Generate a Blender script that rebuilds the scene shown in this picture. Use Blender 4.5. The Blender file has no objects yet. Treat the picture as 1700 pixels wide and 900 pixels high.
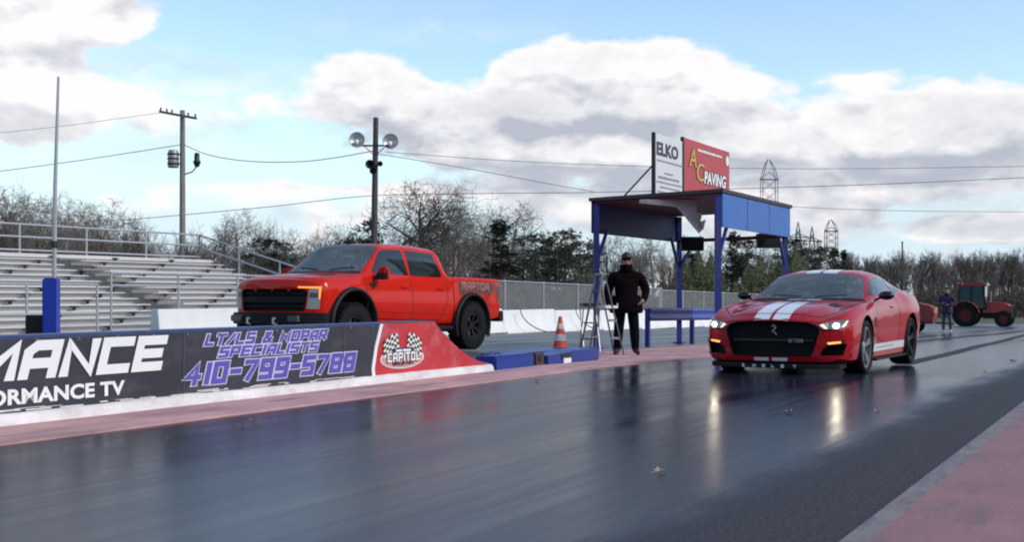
import bpy, bmesh, math, random
import numpy as np
from mathutils import Vector, Matrix
from mathutils.bvhtree import BVHTree
R = math.radians
SC = bpy.context.scene
COL = SC.collection
# ---------------------------------------------------------------- camera, sky, sun, exposure
F = 2000.0; HC = 1.05                     # focal length in photograph pixels, eye height
cam_d = bpy.data.cameras.new('camera'); cam = bpy.data.objects.new('camera', cam_d); COL.objects.link(cam)
cam_d.sensor_width = 36.0; cam_d.lens = 36.0 * F / 1700.0; cam_d.shift_y = 40.0 / 1700.0
cam_d.clip_start = 0.05; cam_d.clip_end = 6000
cam.location = (0, 0, HC); cam.rotation_euler = (R(90), 0, 0)
SC.camera = cam
SUN_EL, SUN_AZ = R(33), R(112)            # azimuth clockwise from +Y: the sun stands to the right and a little behind the camera
sd = Vector((math.sin(SUN_AZ) * math.cos(SUN_EL), math.cos(SUN_AZ) * math.cos(SUN_EL), math.sin(SUN_EL)))
sun_d = bpy.data.lights.new('sun', 'SUN'); sun_d.energy = 2.1; sun_d.angle = R(12); sun_d.color = (1.0, 0.92, 0.80)
sun = bpy.data.objects.new('sun', sun_d); COL.objects.link(sun)
sun.rotation_euler = sd.to_track_quat('Z', 'Y').to_euler()
SC.view_settings.view_transform = 'Standard'; SC.view_settings.look = 'None'
SC.view_settings.exposure = 0.0; SC.view_settings.gamma = 1.0
SC.cycles.use_denoising = True
SC.cycles.max_bounces = 8; SC.cycles.transparent_max_bounces = 24
SC.cycles.filter_width = 2.0
SC.cycles.sample_clamp_indirect = 6.0
world = bpy.data.worlds.new('World'); SC.world = world; world.use_nodes = True

def make_sky():
    nt = world.node_tree; N = nt.nodes; L = nt.links
    N.clear()
    out = N.new('ShaderNodeOutputWorld'); bg = N.new('ShaderNodeBackground'); bg.inputs[1].default_value = 0.12
    L.new(bg.outputs[0], out.inputs[0])
    sky = N.new('ShaderNodeTexSky'); sky.sky_type = 'NISHITA'; sky.sun_disc = False
    sky.sun_elevation = SUN_EL; sky.sun_rotation = SUN_AZ
    sky.air_density = 1.0; sky.dust_density = 0.6; sky.ozone_density = 1.2
    tc = N.new('ShaderNodeTexCoord'); sep = N.new('ShaderNodeSeparateXYZ'); L.new(tc.outputs['Generated'], sep.inputs[0])
    def m(op, a, b=None, c=None, clamp=False):
        n = N.new('ShaderNodeMath'); n.operation = op; n.use_clamp = clamp
        for i, v in enumerate((a, b, c)):
            if v is None: continue
            if isinstance(v, (int, float)): n.inputs[i].default_value = v
            else: L.new(v, n.inputs[i])
        return n.outputs[0]
    az = m('ARCTAN2', sep.outputs[0], sep.outputs[1])           # radians, 0 = straight north, + to the east
    el = m('ARCSINE', m('MAXIMUM', m('MINIMUM', sep.outputs[2], 1.0), -1.0))
    def fbm(az_s, el_s, scale, detail, rough, seed, dist=0.0, del_=0.0):
        cv = N.new('ShaderNodeCombineXYZ')
        L.new(m('MULTIPLY', az, az_s), cv.inputs[0])
        L.new(m('MULTIPLY', m('ADD', el, del_), el_s), cv.inputs[1]); cv.inputs[2].default_value = seed
        n = N.new('ShaderNodeTexNoise'); n.noise_dimensions = '3D'
        n.inputs['Scale'].default_value = scale; n.inputs['Detail'].default_value = detail
        n.inputs['Roughness'].default_value = rough; n.inputs['Distortion'].default_value = dist
        L.new(cv.outputs[0], n.inputs['Vector'])
        return n.outputs[0]
    def blob(a0, e0, ra, re):                                   # 1 at the centre, 0 at the rim, of a patch of sky
        da = m('DIVIDE', m('SUBTRACT', az, a0), ra); de = m('DIVIDE', m('SUBTRACT', el, e0), re)
        r2 = m('ADD', m('MULTIPLY', da, da), m('MULTIPLY', de, de))
        return m('SUBTRACT', 1.0, r2, clamp=True)
    def px(x, y): return math.atan((x - 850) / F), math.atan((490 - y) / F)
    def band(lo, hi):                                           # smooth 1 below lo, 0 above hi (elevation)
        n = N.new('ShaderNodeMapRange'); n.interpolation_type = 'SMOOTHSTEP'
        L.new(el, n.inputs[0]); n.inputs[1].default_value = lo; n.inputs[2].default_value = hi
        n.inputs[3].default_value = 1.0; n.inputs[4].default_value = 0.0
        return n.outputs[0]
    CL = SKY_CLOUDS
    def mass(del_):
        tot = None
        for (x, y, rx, ry, w) in CL:
            a0, e0 = px(x, y)
            b = m('MULTIPLY', blob(a0, e0 - del_, rx / F, ry / F), w)
            tot = b if tot is None else m('ADD', tot, b)
        return tot
    def dens(del_, det):
        big = fbm(1.0, 1.8, 15.0, det, 0.56, 5.2, 0.1, del_)
        return m('ADD', m('MULTIPLY', m('SUBTRACT', big, 0.5), 2.8), mass(del_))
    hi = m('MULTIPLY', m('SUBTRACT', 1.0, band(0.22, 0.5)), -0.12)
    d0 = m('ADD', dens(0.0, 8.0), hi)
    s0 = dens(0.0, 5.0); s1 = dens(0.022, 3.0)
    def mr(v, a, b, c, d):
        n = N.new('ShaderNodeMapRange'); n.interpolation_type = 'SMOOTHSTEP'
        L.new(v, n.inputs[0])
        for i, q in enumerate((a, b, c, d)): n.inputs[i + 1].default_value = q
        return n.outputs[0]
    cover = mr(d0, -0.04, 0.46, 0.0, 1.0)
    veil = None
    for (x, y, rx, ry, w) in SKY_VEILS:
        a0, e0 = px(x, y); b = m('MULTIPLY', blob(a0, e0, rx / F, ry / F), w); veil = b if veil is None else m('ADD', veil, b)
    cover = m('ADD', cover, m('MULTIPLY', veil, mr(fbm(1.0, 2.6, 16.0, 6.0, 0.55, 8.1, 0.3), 0.36, 0.64, 0.25, 1.0)), clamp=True)
    def lin(v, a, b, c, d):
        n = N.new('ShaderNodeMapRange'); L.new(v, n.inputs[0])
        for i, q in enumerate((a, b, c, d)): n.inputs[i + 1].default_value = q
        return n.outputs[0]
    grain = m('MULTIPLY', m('SUBTRACT', fbm(1.0, 2.0, 34.0, 7.0, 0.6, 1.3, 0.1), 0.5), 0.9)
    lit = lin(m('SUBTRACT', s0, s1), -0.55, 0.40, 0.0, 1.0)
    thin = mr(d0, 0.10, 0.8, 1.0, 0.0)
    dark = None
    for (x, y, rx, ry, w) in SKY_SHADES:
        a0, e0 = px(x, y); b = m('MULTIPLY', blob(a0, e0, rx / F, ry / F), w); dark = b if dark is None else m('ADD', dark, b)
    li = m('SUBTRACT', m('ADD', m('ADD', m('MULTIPLY', lit, 0.9), m('MULTIPLY', thin, 0.30)), grain), m('MULTIPLY', dark, 0.62), clamp=True)
    mixc = N.new('ShaderNodeMix'); mixc.data_type = 'RGBA'
    L.new(li, mixc.inputs[0])
    mixc.inputs[6].default_value = (4.15, 4.45, 5.15, 1); mixc.inputs[7].default_value = (8.35, 8.25, 8.35, 1)
    blue = N.new('ShaderNodeMix'); blue.data_type = 'RGBA'; blue.blend_type = 'MULTIPLY'; blue.inputs[0].default_value = 1.0
    L.new(sky.outputs[0], blue.inputs[6]); blue.inputs[7].default_value = SKY_TINT
    pale = N.new('ShaderNodeMix'); pale.data_type = 'RGBA'                 # paler air towards the horizon
    L.new(m('MULTIPLY', band(0.03, 0.17), 0.9), pale.inputs[0]); L.new(blue.outputs[2], pale.inputs[6]); pale.inputs[7].default_value = (5.6, 7.0, 8.1, 1)
    fin = N.new('ShaderNodeMix'); fin.data_type = 'RGBA'
    L.new(cover, fin.inputs[0]); L.new(pale.outputs[2], fin.inputs[6]); L.new(mixc.outputs[2], fin.inputs[7])
    L.new(fin.outputs[2], bg.inputs[0])
SKY_TINT = (1.8, 1.85, 1.85, 1)
# cloud banks: centre and radii in photograph pixels turned into azimuth and elevation, and weight
SKY_CLOUDS = [(30, 30, 240, 85, 1.3), (0, 150, 150, 110, 1.2), (90, 195, 200, 60, .5), (610, 150, 120, 70, .75), (600, 200, 200, 40, .4), (800, 205, 180, 80, .75),
              (930, 130, 130, 85, 1.15), (1110, 130, 175, 90, 1.2), (1010, 215, 330, 70, .9), (1420, 225, 330, 60, .8), (1650, 225, 240, 80, .9),
              (1250, 270, 480, 60, .7), (900, 265, 330, 45, .5), (450, 315, 330, 20, .3), (1620, 388, 170, 26, .9), (1150, 345, 600, 45, .6), (1500, 320, 300, 40, .5), (700, 300, 260, 35, .4), (250, 320, 250, 30, .35), 
              (1400, 50, 480, 95, -.9), (620, 30, 420, 65, -.9), (380, 90, 170, 55, -.5), (450, 285, 420, 30, -.55), (1100, 0, 500, 50, -.8), (250, 300, 300, 40, -.3), (330, 120, 170, 60, -.45), (250, 260, 260, 40, -.3), (1560, 345, 220, 22, -.5), (760, 110, 60, 60, -.5)]
SKY_VEILS = [(220, 190, 240, 110, .75), (480, 170, 260, 70, .5), (720, 40, 260, 40, .3), (520, 340, 560, 40, .45), (1430, 145, 90, 20, .5), (1350, 330, 500, 90, .8)]
SKY_SHADES = [(60, 110, 240, 110, -.7), (60, 215, 260, 70, -.8), (60, 60, 240, 50, -.3), (1250, 130, 260, 60, -.3), (20, 55, 140, 24, .25), (820, 190, 150, 50, .45), (560, 185, 90, 18, .35), (1000, 180, 230, 40, .35), (980, 240, 300, 30, .12), (1660, 220, 150, 50, .4), (1330, 245, 220, 40, .12), (1640, 388, 150, 24, .8), (1480, 255, 200, 30, .15), (560, 312, 90, 10, .4)]
make_sky()
# ---------------------------------------------------------------- track frame and helpers
ANG = math.atan2(0.8797, 0.4756)          # the strip runs away from the camera, to the right
SU, CU = math.cos(ANG), math.sin(ANG)
def gz(u):
    return 0.0 if u < 16 else (-0.0125 * (u - 16) if u < 75 else -0.7375)
def T(u, v, z=None):
    return Vector((u * SU - v * CU, u * CU + v * SU, gz(u) if z is None else z))
def UV(X, Y): return X * SU + Y * CU, -X * CU + Y * SU
def at(x, y, d): return Vector(((x - 850) / F * d, d, HC + (490 - y) / F * d))
def gd(x, d):                              # ground point under photograph column x at depth d
    X = (x - 850) / F * d; u, v = UV(X, d); return Vector((X, d, gz(u)))

MATS = {}
def mat(name, col, rough=0.6, metal=0.0, var=0.0, vscale=3.0, bump=0.0, bscale=40.0, coat=0.0, emit=None, estr=1.0, spec=0.5, stretch=None, rvar=0.0, detail=6.0, dirt=None):
    if name in MATS: return MATS[name]
    m = bpy.data.materials.new(name); m.use_nodes = True; nt = m.node_tree; b = nt.nodes['Principled BSDF']
    b.inputs['Base Color'].default_value = (*col, 1); b.inputs['Roughness'].default_value = rough
    b.inputs['Metallic'].default_value = metal; b.inputs['Coat Weight'].default_value = coat; b.inputs['Coat Roughness'].default_value = 0.06
    b.inputs['Specular IOR Level'].default_value = spec
    if emit: b.inputs['Emission Color'].default_value = (*emit, 1); b.inputs['Emission Strength'].default_value = estr
    if var or bump or rvar:
        tc = nt.nodes.new('ShaderNodeTexCoord'); mp = nt.nodes.new('ShaderNodeMapping')
        nt.links.new(tc.outputs['Object'], mp.inputs[0])
        if stretch: mp.inputs['Scale'].default_value = stretch
        n = nt.nodes.new('ShaderNodeTexNoise'); n.inputs['Scale'].default_value = vscale; n.inputs['Detail'].default_value = detail; n.inputs['Roughness'].default_value = 0.6
        nt.links.new(mp.outputs[0], n.inputs['Vector'])
        if var:
            r = nt.nodes.new('ShaderNodeMapRange'); r.inputs[1].default_value = 0.3; r.inputs[2].default_value = 0.7
            r.inputs[3].default_value = 1 - var; r.inputs[4].default_value = 1 + var
            nt.links.new(n.outputs[0], r.inputs[0])
            mx = nt.nodes.new('ShaderNodeMix'); mx.data_type = 'RGBA'; mx.blend_type = 'MULTIPLY'; mx.inputs[0].default_value = 1
            mx.inputs[6].default_value = (*col, 1); nt.links.new(r.outputs[0], mx.inputs[7]); outc = mx.outputs[2]
            if dirt:                       # (colour, amount, scale, stretch): stains, scuffs and grime with a shape of their own
                dc, da, ds, dst = dirt; m2 = nt.nodes.new('ShaderNodeMapping'); m2.inputs['Scale'].default_value = dst; nt.links.new(tc.outputs['Object'], m2.inputs[0])
                nd = nt.nodes.new('ShaderNodeTexNoise'); nd.inputs['Scale'].default_value = ds; nd.inputs['Detail'].default_value = 8; nd.inputs['Roughness'].default_value = .68; nt.links.new(m2.outputs[0], nd.inputs['Vector'])
                rd = nt.nodes.new('ShaderNodeMapRange'); rd.interpolation_type = 'SMOOTHSTEP'; rd.inputs[1].default_value = .48; rd.inputs[2].default_value = .68; rd.inputs[3].default_value = 0; rd.inputs[4].default_value = da; nt.links.new(nd.outputs[0], rd.inputs[0])
                md = nt.nodes.new('ShaderNodeMix'); md.data_type = 'RGBA'; nt.links.new(rd.outputs[0], md.inputs[0]); nt.links.new(outc, md.inputs[6]); md.inputs[7].default_value = (*dc, 1); outc = md.outputs[2]
            nt.links.new(outc, b.inputs['Base Color'])
        if rvar:
            r2 = nt.nodes.new('ShaderNodeMapRange'); r2.inputs[1].default_value = 0.3; r2.inputs[2].default_value = 0.7
            r2.inputs[3].default_value = max(0.02, rough - rvar); r2.inputs[4].default_value = min(1, rough + rvar)
            nt.links.new(n.outputs[0], r2.inputs[0]); nt.links.new(r2.outputs[0], b.inputs['Roughness'])
        if bump:
            n2 = nt.nodes.new('ShaderNodeTexNoise'); n2.inputs['Scale'].default_value = bscale; n2.inputs['Detail'].default_value = 4
            nt.links.new(mp.outputs[0], n2.inputs['Vector'])
            bp = nt.nodes.new('ShaderNodeBump'); bp.inputs['Strength'].default_value = bump; bp.inputs['Distance'].default_value = 0.02
            nt.links.new(n2.outputs[0], bp.inputs['Height']); nt.links.new(bp.outputs[0], b.inputs['Normal'])
    MATS[name] = m
    return m

class MB:
    """collects shapes; build() links them as one mesh object"""
    def __init__(s): s.v = []; s.f = []; s.mi = []; s.cur = 0
    def add(s, verts, faces):
        o = len(s.v); s.v += [tuple(p) for p in verts]; s.f += [tuple(i + o for i in q) for q in faces]; s.mi += [s.cur] * len(faces); return s
    def box(s, c, size, rz=0.0, M=None):
        x, y, z = (q / 2 for q in size); P = []
        for dx, dy, dz in ((-1,-1,-1),(1,-1,-1),(1,1,-1),(-1,1,-1),(-1,-1,1),(1,-1,1),(1,1,1),(-1,1,1)):
            p = Vector((dx * x, dy * y, dz * z))
            if M is not None: p = M @ p
            elif rz: p = Matrix.Rotation(rz, 3, 'Z') @ p
            P.append(p + Vector(c))
        return s.add(P, [(0,3,2,1),(4,5,6,7),(0,1,5,4),(1,2,6,5),(2,3,7,6),(3,0,4,7)])
    def beam(s, p, q, w, h):
        p, q = Vector(p), Vector(q); d = q - p; X = d.normalized()
        Z = Vector((0, 0, 1)) if abs(X.z) < 0.95 else Vector((1, 0, 0))
        Y = Z.cross(X).normalized(); Z = X.cross(Y)
        P = [b + Y * (w / 2 * sy) + Z * (h / 2 * sz) for b in (p, q) for sy, sz in ((-1,-1),(1,-1),(1,1),(-1,1))]
        return s.add(P, [(0,3,2,1),(4,5,6,7),(0,1,5,4),(1,2,6,5),(2,3,7,6),(3,0,4,7)])
    def tube(s, pts, r, n=8, caps=True):
        pts = [Vector(p) for p in pts]; rs = r if isinstance(r, (list, tuple)) else [r] * len(pts)
        rings = []; prevY = None
        for i, p in enumerate(pts):
            d = (pts[min(i + 1, len(pts) - 1)] - pts[max(i - 1, 0)]).normalized()
            if prevY is None:
                a = Vector((0, 0, 1)) if abs(d.z) < 0.9 else Vector((1, 0, 0)); Y = a.cross(d).normalized()
            else: Y = (prevY - d * prevY.dot(d)).normalized()
            prevY = Y; Z = d.cross(Y)
            rings.append([p + (Y * math.cos(t) + Z * math.sin(t)) * rs[i] for t in (2 * math.pi * k / n for k in range(n))])
        V = [p for g in rings for p in g]; Fc = []
        for i in range(len(pts) - 1):
            for k in range(n):
                a = i * n + k; b = i * n + (k + 1) % n; Fc.append((a, b, b + n, a + n))
        if caps: Fc.append(tuple(range(n - 1, -1, -1))); Fc.append(tuple((len(pts) - 1) * n + k for k in range(n)))
        return s.add(V, Fc)
    def lathe(s, prof, n=24, axis='z', c=(0, 0, 0), closed=False):
        """prof: (radius, along-axis) pairs"""
        V = []; Fc = []; c = Vector(c); m_ = len(prof)
        for k in range(n):
            t = 2 * math.pi * k / n
            for r, h in prof:
                if axis == 'z': p = Vector((r * math.cos(t), r * math.sin(t), h))
                elif axis == 'y': p = Vector((r * math.sin(t), h, r * math.cos(t)))
                else: p = Vector((h, r * math.cos(t), r * math.sin(t)))
                V.append(p + c)
        for k in range(n):
            a = k * m_; b = ((k + 1) % n) * m_
            for i in range(m_ - (0 if closed else 1)):
                j = (i + 1) % m_; Fc.append((a + i, b + i, b + j, a + j))
        return s.add(V, Fc)
    def prism(s, poly, h0, h1, axis='z'):
        """polygon extruded along an axis; x: (y,z) outline, y: (x,z), z: (x,y)"""
        def P(a, b, h): return {'z': (a, b, h), 'y': (a, h, b), 'x': (h, a, b)}[axis]
        n = len(poly); V = [P(a, b, h0) for a, b in poly] + [P(a, b, h1) for a, b in poly]
        return s.add(V, [tuple(range(n - 1, -1, -1)), tuple(range(n, 2 * n))] + [(i, (i + 1) % n, n + (i + 1) % n, n + i) for i in range(n)])
    def ball(s, c, r, nu=16, nv=10):
        r = r if isinstance(r, (tuple, list)) else (r, r, r); V = []; Fc = []
        for j in range(nv + 1):
            ph = math.pi * j / nv
            for i in range(nu):
                t = 2 * math.pi * i / nu
                V.append((c[0] + r[0] * math.sin(ph) * math.cos(t), c[1] + r[1] * math.sin(ph) * math.sin(t), c[2] + r[2] * math.cos(ph)))
        for j in range(nv):
            for i in range(nu):
                a = j * nu + i; b = j * nu + (i + 1) % nu; Fc.append((a, a + nu, b + nu, b))
        return s.add(V, Fc)
    def bm(s):
        b = bmesh.new(); vs = [b.verts.new(p) for p in s.v]
        for q, k in zip(s.f, s.mi):
            try: fc = b.faces.new([vs[i] for i in q]); fc.material_index = k
            except ValueError: pass
        bmesh.ops.remove_doubles(b, verts=b.verts, dist=1e-5)
        bmesh.ops.recalc_face_normals(b, faces=b.faces)
        return b
    def build(s, name, ms, parent=None, bevel=0.0, smooth=35, loc=None, rz=0.0):
        return obj(name, s.bm(), ms, parent, bevel, smooth, loc, rz)

def obj(name, b, ms, parent=None, bevel=0.0, smooth=35, loc=None, rz=0.0):
    if bevel:
        es = [e for e in b.edges if len(e.link_faces) == 2 and e.calc_face_angle(0) > R(50)]
        bmesh.ops.bevel(b, geom=es, offset=bevel, segments=2, affect='EDGES', clamp_overlap=True)
    if smooth:
        for f in b.faces: f.smooth = True
        for e in b.edges:
            if len(e.link_faces) == 2 and e.calc_face_angle(0) > R(smooth): e.smooth = False
    me = bpy.data.meshes.new(name); b.to_mesh(me); b.free()
    for m in (ms if isinstance(ms, (list, tuple)) else [ms]): me.materials.append(m)
    o = bpy.data.objects.new(name, me); COL.objects.link(o)
    if parent: o.parent = parent
    if loc is not None: o.location = loc
    if rz: o.rotation_euler.z = rz
    return o
def tag(o, label=None, cat=None, group=None, kind=None):
    if label: o['label'] = label
    if cat: o['category'] = cat
    if group: o['group'] = group
    if kind: o['kind'] = kind
    return o
def thing(name, label, cat, loc=(0, 0, 0), rz=0.0, group=None, scale=1.0):
    o = bpy.data.objects.new(name, None); COL.objects.link(o); o.empty_display_size = 0.2
    o.location = loc; o.rotation_euler.z = rz; o.scale = (scale,) * 3
    return tag(o, label, cat, group)
def kids(o): return [c for c in bpy.data.objects if c.parent == o]
def copy_tree(o, parent=None, loc=None, rz=None, label=None, scale=None, ch=None):
    c = o.copy(); COL.objects.link(c)
    if parent: c.parent = parent
    if loc is not None: c.location = loc
    if rz is not None: c.rotation_euler.z = rz
    if scale is not None: c.scale = scale if isinstance(scale, (tuple, list)) else (scale,) * 3
    if label: c['label'] = label
    for k in (kids(o) if ch is None else ch): copy_tree(k, c)
    return c
def new_mesh_from(o):
    dg = bpy.context.evaluated_depsgraph_get(); dg.update()
    return bpy.data.meshes.new_from_object(o.evaluated_get(dg))
def text_bm(s, size, bold=0.0, shear=0.0, align='LEFT', space=1.0):
    cu = bpy.data.curves.new('txt', 'FONT'); cu.body = s; cu.size = size; cu.offset = bold; cu.shear = shear; cu.align_x = align
    cu.space_character = space; cu.resolution_u = 3
    o = bpy.data.objects.new('txt', cu); COL.objects.link(o)
    me = new_mesh_from(o); b = bmesh.new(); b.from_mesh(me)
    bpy.data.objects.remove(o); bpy.data.curves.remove(cu); bpy.data.meshes.remove(me)
    return b
def place_bm(b, M): bmesh.ops.transform(b, matrix=M, verts=b.verts); return b
def thick(b, t, d=Vector((0, 0, 1))):
    """gives a flat mesh a small thickness"""
    r = bmesh.ops.extrude_face_region(b, geom=list(b.faces)); vs = [g for g in r['geom'] if isinstance(g, bmesh.types.BMVert)]
    bmesh.ops.translate(b, verts=vs, vec=d * t); bmesh.ops.recalc_face_normals(b, faces=b.faces); return b
# ---- block letters drawn as mitred strokes on a 0..w by 0..1 field
GL = {'A': [[(0,0),(0,.78),(.18,1),(.68,1),(.68,0)], [(0,.38),(.68,.38)]],
 'C': [[(.66,1),(0,1),(0,0),(.66,0)]], 'E': [[(.66,1),(0,1),(0,0),(.66,0)], [(0,.5),(.6,.5)]],
 'F': [[(.66,1),(0,1),(0,0)], [(0,.5),(.56,.5)]], 'I': [[(.06,0),(.06,1)]], 'L': [[(0,1),(0,0),(.6,0)]],
 'M': [[(0,0),(0,1),(.42,.35),(.84,1),(.84,0)]], 'N': [[(0,0),(0,1),(.66,0),(.66,1)]], 'O': [[(0,0),(.68,0),(.68,1),(0,1),(0,0)]],
 'P': [[(0,0),(0,1),(.66,1),(.66,.42),(0,.42)]], 'R': [[(0,0),(0,1),(.66,1),(.66,.45),(0,.45)], [(.3,.45),(.68,0)]],
 'S': [[(.66,1),(0,1),(0,.52),(.66,.52),(.66,0),(0,0)]], 'T': [[(0,1),(.68,1)], [(.34,1),(.34,0)]], '/': [[(0,0),(.5,1)]],
 '&': [[(.7,0),(.12,.75),(.12,1),(.5,1),(.5,.75),(0,.35),(0,0),(.4,0),(.7,.4)]], '-': [[(0,.5),(.42,.5)]],
 '0': [[(0,0),(.62,0),(.62,1),(0,1),(0,0)]], '1': [[(.1,0),(.1,1)]], '4': [[(.5,0),(.5,1),(0,.34),(.68,.34)]],
 '5': [[(.64,1),(0,1),(0,.54),(.64,.54),(.64,0),(0,0)]], '7': [[(0,1),(.64,1),(.22,0)]],
 '8': [[(0,0),(.62,0),(.62,1),(0,1),(0,0)], [(0,.5),(.62,.5)]], '9': [[(0,0),(.62,0),(.62,1),(0,1),(0,.46),(.62,.46)]], ' ': [], 'W': [[(0,1),(.2,0),(.42,.65),(.64,0),(.84,1)]], 'Y': [[(0,1),(.33,.5),(.66,1)], [(.33,.5),(.33,0)]], 'H': [[(0,0),(0,1)], [(.66,0),(.66,1)], [(0,.5),(.66,.5)]], 'B': [[(0,0),(.62,0),(.62,1),(0,1),(0,0)], [(0,.5),(.62,.5)]]}
def strokes_bm(text, h, w, wid=1.0, gap=0.34, shear=0.22):
    """letters of height h, stroke width w (same units), as one flat mesh in XY; returns bm, total length"""
    b = bmesh.new(); x0 = 0.0; nq = [0]
    def quad(P): nq[0] += 1; b.faces.new([b.verts.new((p[0] + p[1] * shear, p[1], .0003 * (nq[0] % 9))) for p in P])
    for ch in text:
        segs = GL[ch]; mw = max([p[0] for s in segs for p in s], default=0.35)
        for s in segs:
            pts = [Vector((x0 + p[0] * h * wid, p[1] * h)) for p in s]; cl = (pts[0] - pts[-1]).length < 1e-6
            if cl: pts = pts[:-1]
            n = len(pts); e = w * .5; Lf = []; Rt = []
            for i in range(n):
                a = pts[i - 1] if (i > 0 or cl) else None; c = pts[(i + 1) % n] if (i < n - 1 or cl) else None
                d0 = (pts[i] - a).normalized() if a is not None else None; d1 = (c - pts[i]).normalized() if c is not None else None
                if d0 is None or d1 is None:
                    d = d1 if d0 is None else d0; nn = Vector((-d.y, d.x)) * e; q = pts[i] + d * (e if d1 is None else -e) * .9
                    Lf.append(q + nn); Rt.append(q - nn)
                else:
                    n0 = Vector((-d0.y, d0.x)); n1 = Vector((-d1.y, d1.x)); mm = n0 + n1
                    if mm.length < .1: mm = n0
                    mm = mm.normalized(); k = min(1.42, 1 / max(.3, mm.dot(n0))); Lf.append(pts[i] + mm * e * k); Rt.append(pts[i] - mm * e * k)
            for i in range(n if cl else n - 1):
                k = (i + 1) % n; quad([Rt[i], Rt[k], Lf[k], Lf[i]])
        x0 += (mw * wid + gap) * h
    return b, x0
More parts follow.
